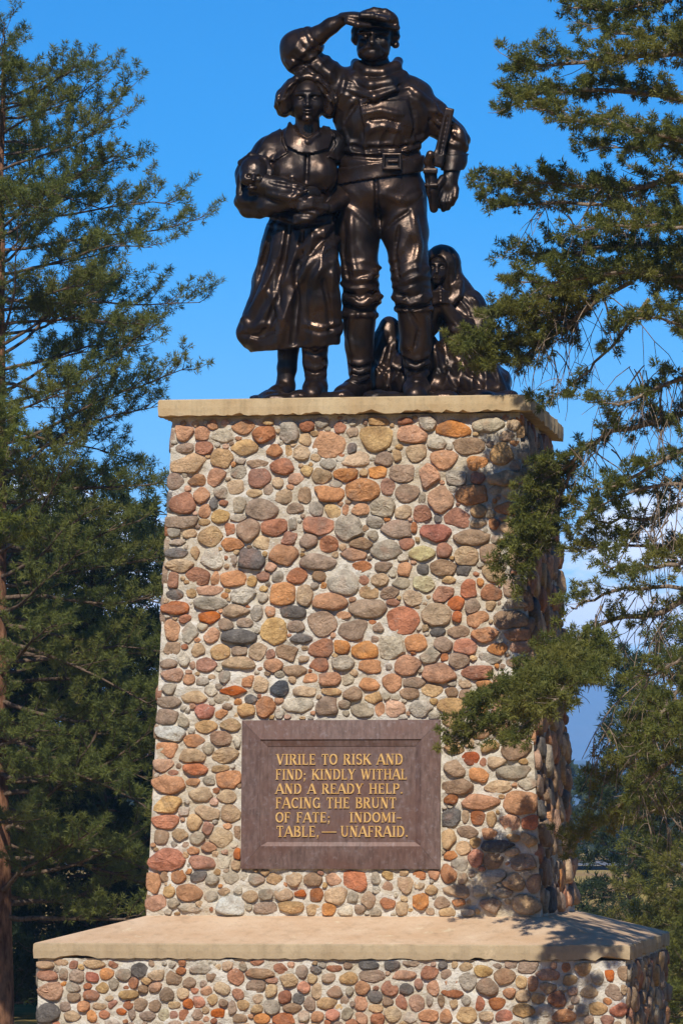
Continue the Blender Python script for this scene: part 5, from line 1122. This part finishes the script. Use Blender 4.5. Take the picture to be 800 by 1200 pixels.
for pts, r0, sub, dens in BOUGHS:
    P = resample(pts, 14, rs, .012); wd.tube(P, r0*1.1, .006, 6)
    L = np.linalg.norm(np.diff(P, axis=0), axis=1).sum()
    foliate(P, wd, nd, rs, r0*.5, sub, dens, .095, start=.42 if pts[0][0] > 900 else .12, droop=.10, bare=.12, upturn=.45)
# the rest of its crown, to the right and above
for i in range(70):
    h = rs.uniform(2.6, 16); az = rs.uniform(-1.9, 1.9)+YAW; k = int(np.argmin(np.abs(TP[:, 2]-h))); L = (2.9 if h < 10 else 2.9-(h-10)*.35)*rs.uniform(.7, 1.1)
    P = curve(TP[k], np.array([math.cos(az), math.sin(az), .15]), L, .3, rs, 8, .2); wd.tube(P, .025, .005, 5); foliate(P, wd, nd2, rs, .02, .55, 6, .16, start=.25)
# bare hanging twigs
def hang(px, py, dep, n, l0, l1, spread):
    for _ in range(n):
        p0 = at(px+rs.uniform(-spread, spread), py+rs.uniform(-spread*.4, spread*.4), dep+rs.uniform(-.25, .25)); l = rs.uniform(l0, l1)
        S = curve(p0, np.array([rs.normal(0, .6), rs.normal(0, .5), -.5]), l, -1.6, rs, 7, .3); dead.tube(S, rs.uniform(.004, .008), .0028, 4)
        for _2 in range(rs.integers(1, 4)):
            k = rs.integers(2, 6); S2 = curve(S[k], unit(S[k]-S[k-1])+rs.normal(0, .6, 3), l*rs.uniform(.25, .5), -.9, rs, 5, .3); dead.tube(S2, .0042, .0025, 3)
for a in ((680, 350, 39.1, 16, .5, 1.1, 50), (640, 400, 39.1, 10, .3, .7, 30), (770, 440, 38.6, 26, .5, 1.2, 34), (790, 560, 38.5, 20, .5, 1.1, 26), (690, 520, 39.3, 14, .3, .7, 26), (760, 620, 38.8, 14, .4, .9, 30), (660, 765, 38.6, 16, .2, .5, 18), (740, 712, 38.6, 20, .4, 1.0, 50), (790, 780, 38.4, 20, .5, 1.1, 26), (730, 860, 38.8, 16, .3, .7, 36), (770, 920, 38.5, 14, .3, .7, 40), (740, 230, 38.6, 14, .3, .7, 40), (660, 250, 39, 10, .3, .5, 40)): hang(*a)
tr.build('trunk', BARK, big, base_p); wd.build('branches', TWIG, big, base_p); dead.build('dead_twigs', TWIG, big, base_p)
nd.build('crown', NEED_R, big, base_p, 44, .0088, .066, 1.05); nd2.build('outer_crown', NEED_R, big, base_p, 16, .022, .10, 1.05)
print('R', len(nd.C))
# woods beyond the meadow; unseen trees added round the clearing to block sky light
nd = Needles(rs); ndf = Needles(rs)
def wood_tree(q, hgt, wid, n, sz, fine=False):
    for k in range(n):
        f = rs.uniform(0, 1)**.8; rad = (1-f)*rs.uniform(.3, 1.0)*hgt*wid+.1; a = rs.uniform(0, 6.28)
        (ndf if fine else nd).tuft(np.array([q[0]+math.cos(a)*rad, q[1]+math.sin(a)*rad, .3+f*hgt]), np.array([math.cos(a), math.sin(a), .3]), sz*rs.uniform(.7, 1.3))
for _ in range(150): wood_tree(at(rs.uniform(-200, 1150), 966, rs.uniform(285, 380)), rs.uniform(4.5, 7.5), .26, 60, .5)
for _ in range(230):
    a = rs.uniform(0, 2*math.pi); r_ = rs.uniform(40, 70); q = np.array([math.sin(a)*r_*1.1, -14+math.cos(a)*r_])     # added round the clearing, out of view, to cut sky light
    v = np.array([q[0], q[1], 2.6])-CAM; zf = v@FWD
    if np.linalg.norm(v) < 14 or (zf > 0 and abs((v@RGT)/zf) < .26): continue
    if zf > 0: wood_tree(q, rs.uniform(13, 20), .15, 170, .6, True)
    else: wood_tree(q, rs.uniform(15, 25), .15, 85, 1.5)
for _ in range(24): wood_tree(np.array([rs.uniform(11, 26), rs.uniform(-14, 16)]), rs.uniform(8, 13), .2, 190, .5, True)  # unseen trees added on the right, shading that side from the sky
fw = nd.build('far_wood_and_sky_screen', NEED_D, None, (0, 0, 0), 6, .40, .34); tag(fw, 'dark green pine woods along the far edge of the meadow, plus unseen trees added to block sky light', 'wood', kind='stuff')  # far treeline joined with the unseen skylight blockers behind the camera
fw2 = ndf.build('sky_screen_trees', NEED_D, None, (0, 0, 0), 7, .06, .18); tag(fw2, 'unseen pines added round the clearing to block sky light from the monument', 'wood', kind='stuff')  # out-of-view trees, added to darken the ambient light

# ------------------------------------------------------------------ the air
HZ, t, b = nmat('thin_haze'); t.nodes.clear()
vo = t.nodes.new('ShaderNodeVolumePrincipled'); oo = t.nodes.new('ShaderNodeOutputMaterial'); t.links.new(vo.outputs[0], oo.inputs['Volume'])
vo.inputs['Color'].default_value = (.26, .53, 1.0, 1); vo.inputs['Density'].default_value = 2.4e-4; vo.inputs['Anisotropy'].default_value = -0.4
a = 9200.0; V = [(x, y, z) for z in (-1.5, 262.0) for y in (-a, a) for x in (-a, a)]
hz = mesh_obj('haze', V, [(0, 2, 3, 1), (4, 5, 7, 6), (0, 1, 5, 4), (1, 3, 7, 5), (3, 2, 6, 7), (2, 0, 4, 6)], HZ, smooth=False); tag(hz, kind='stuff')
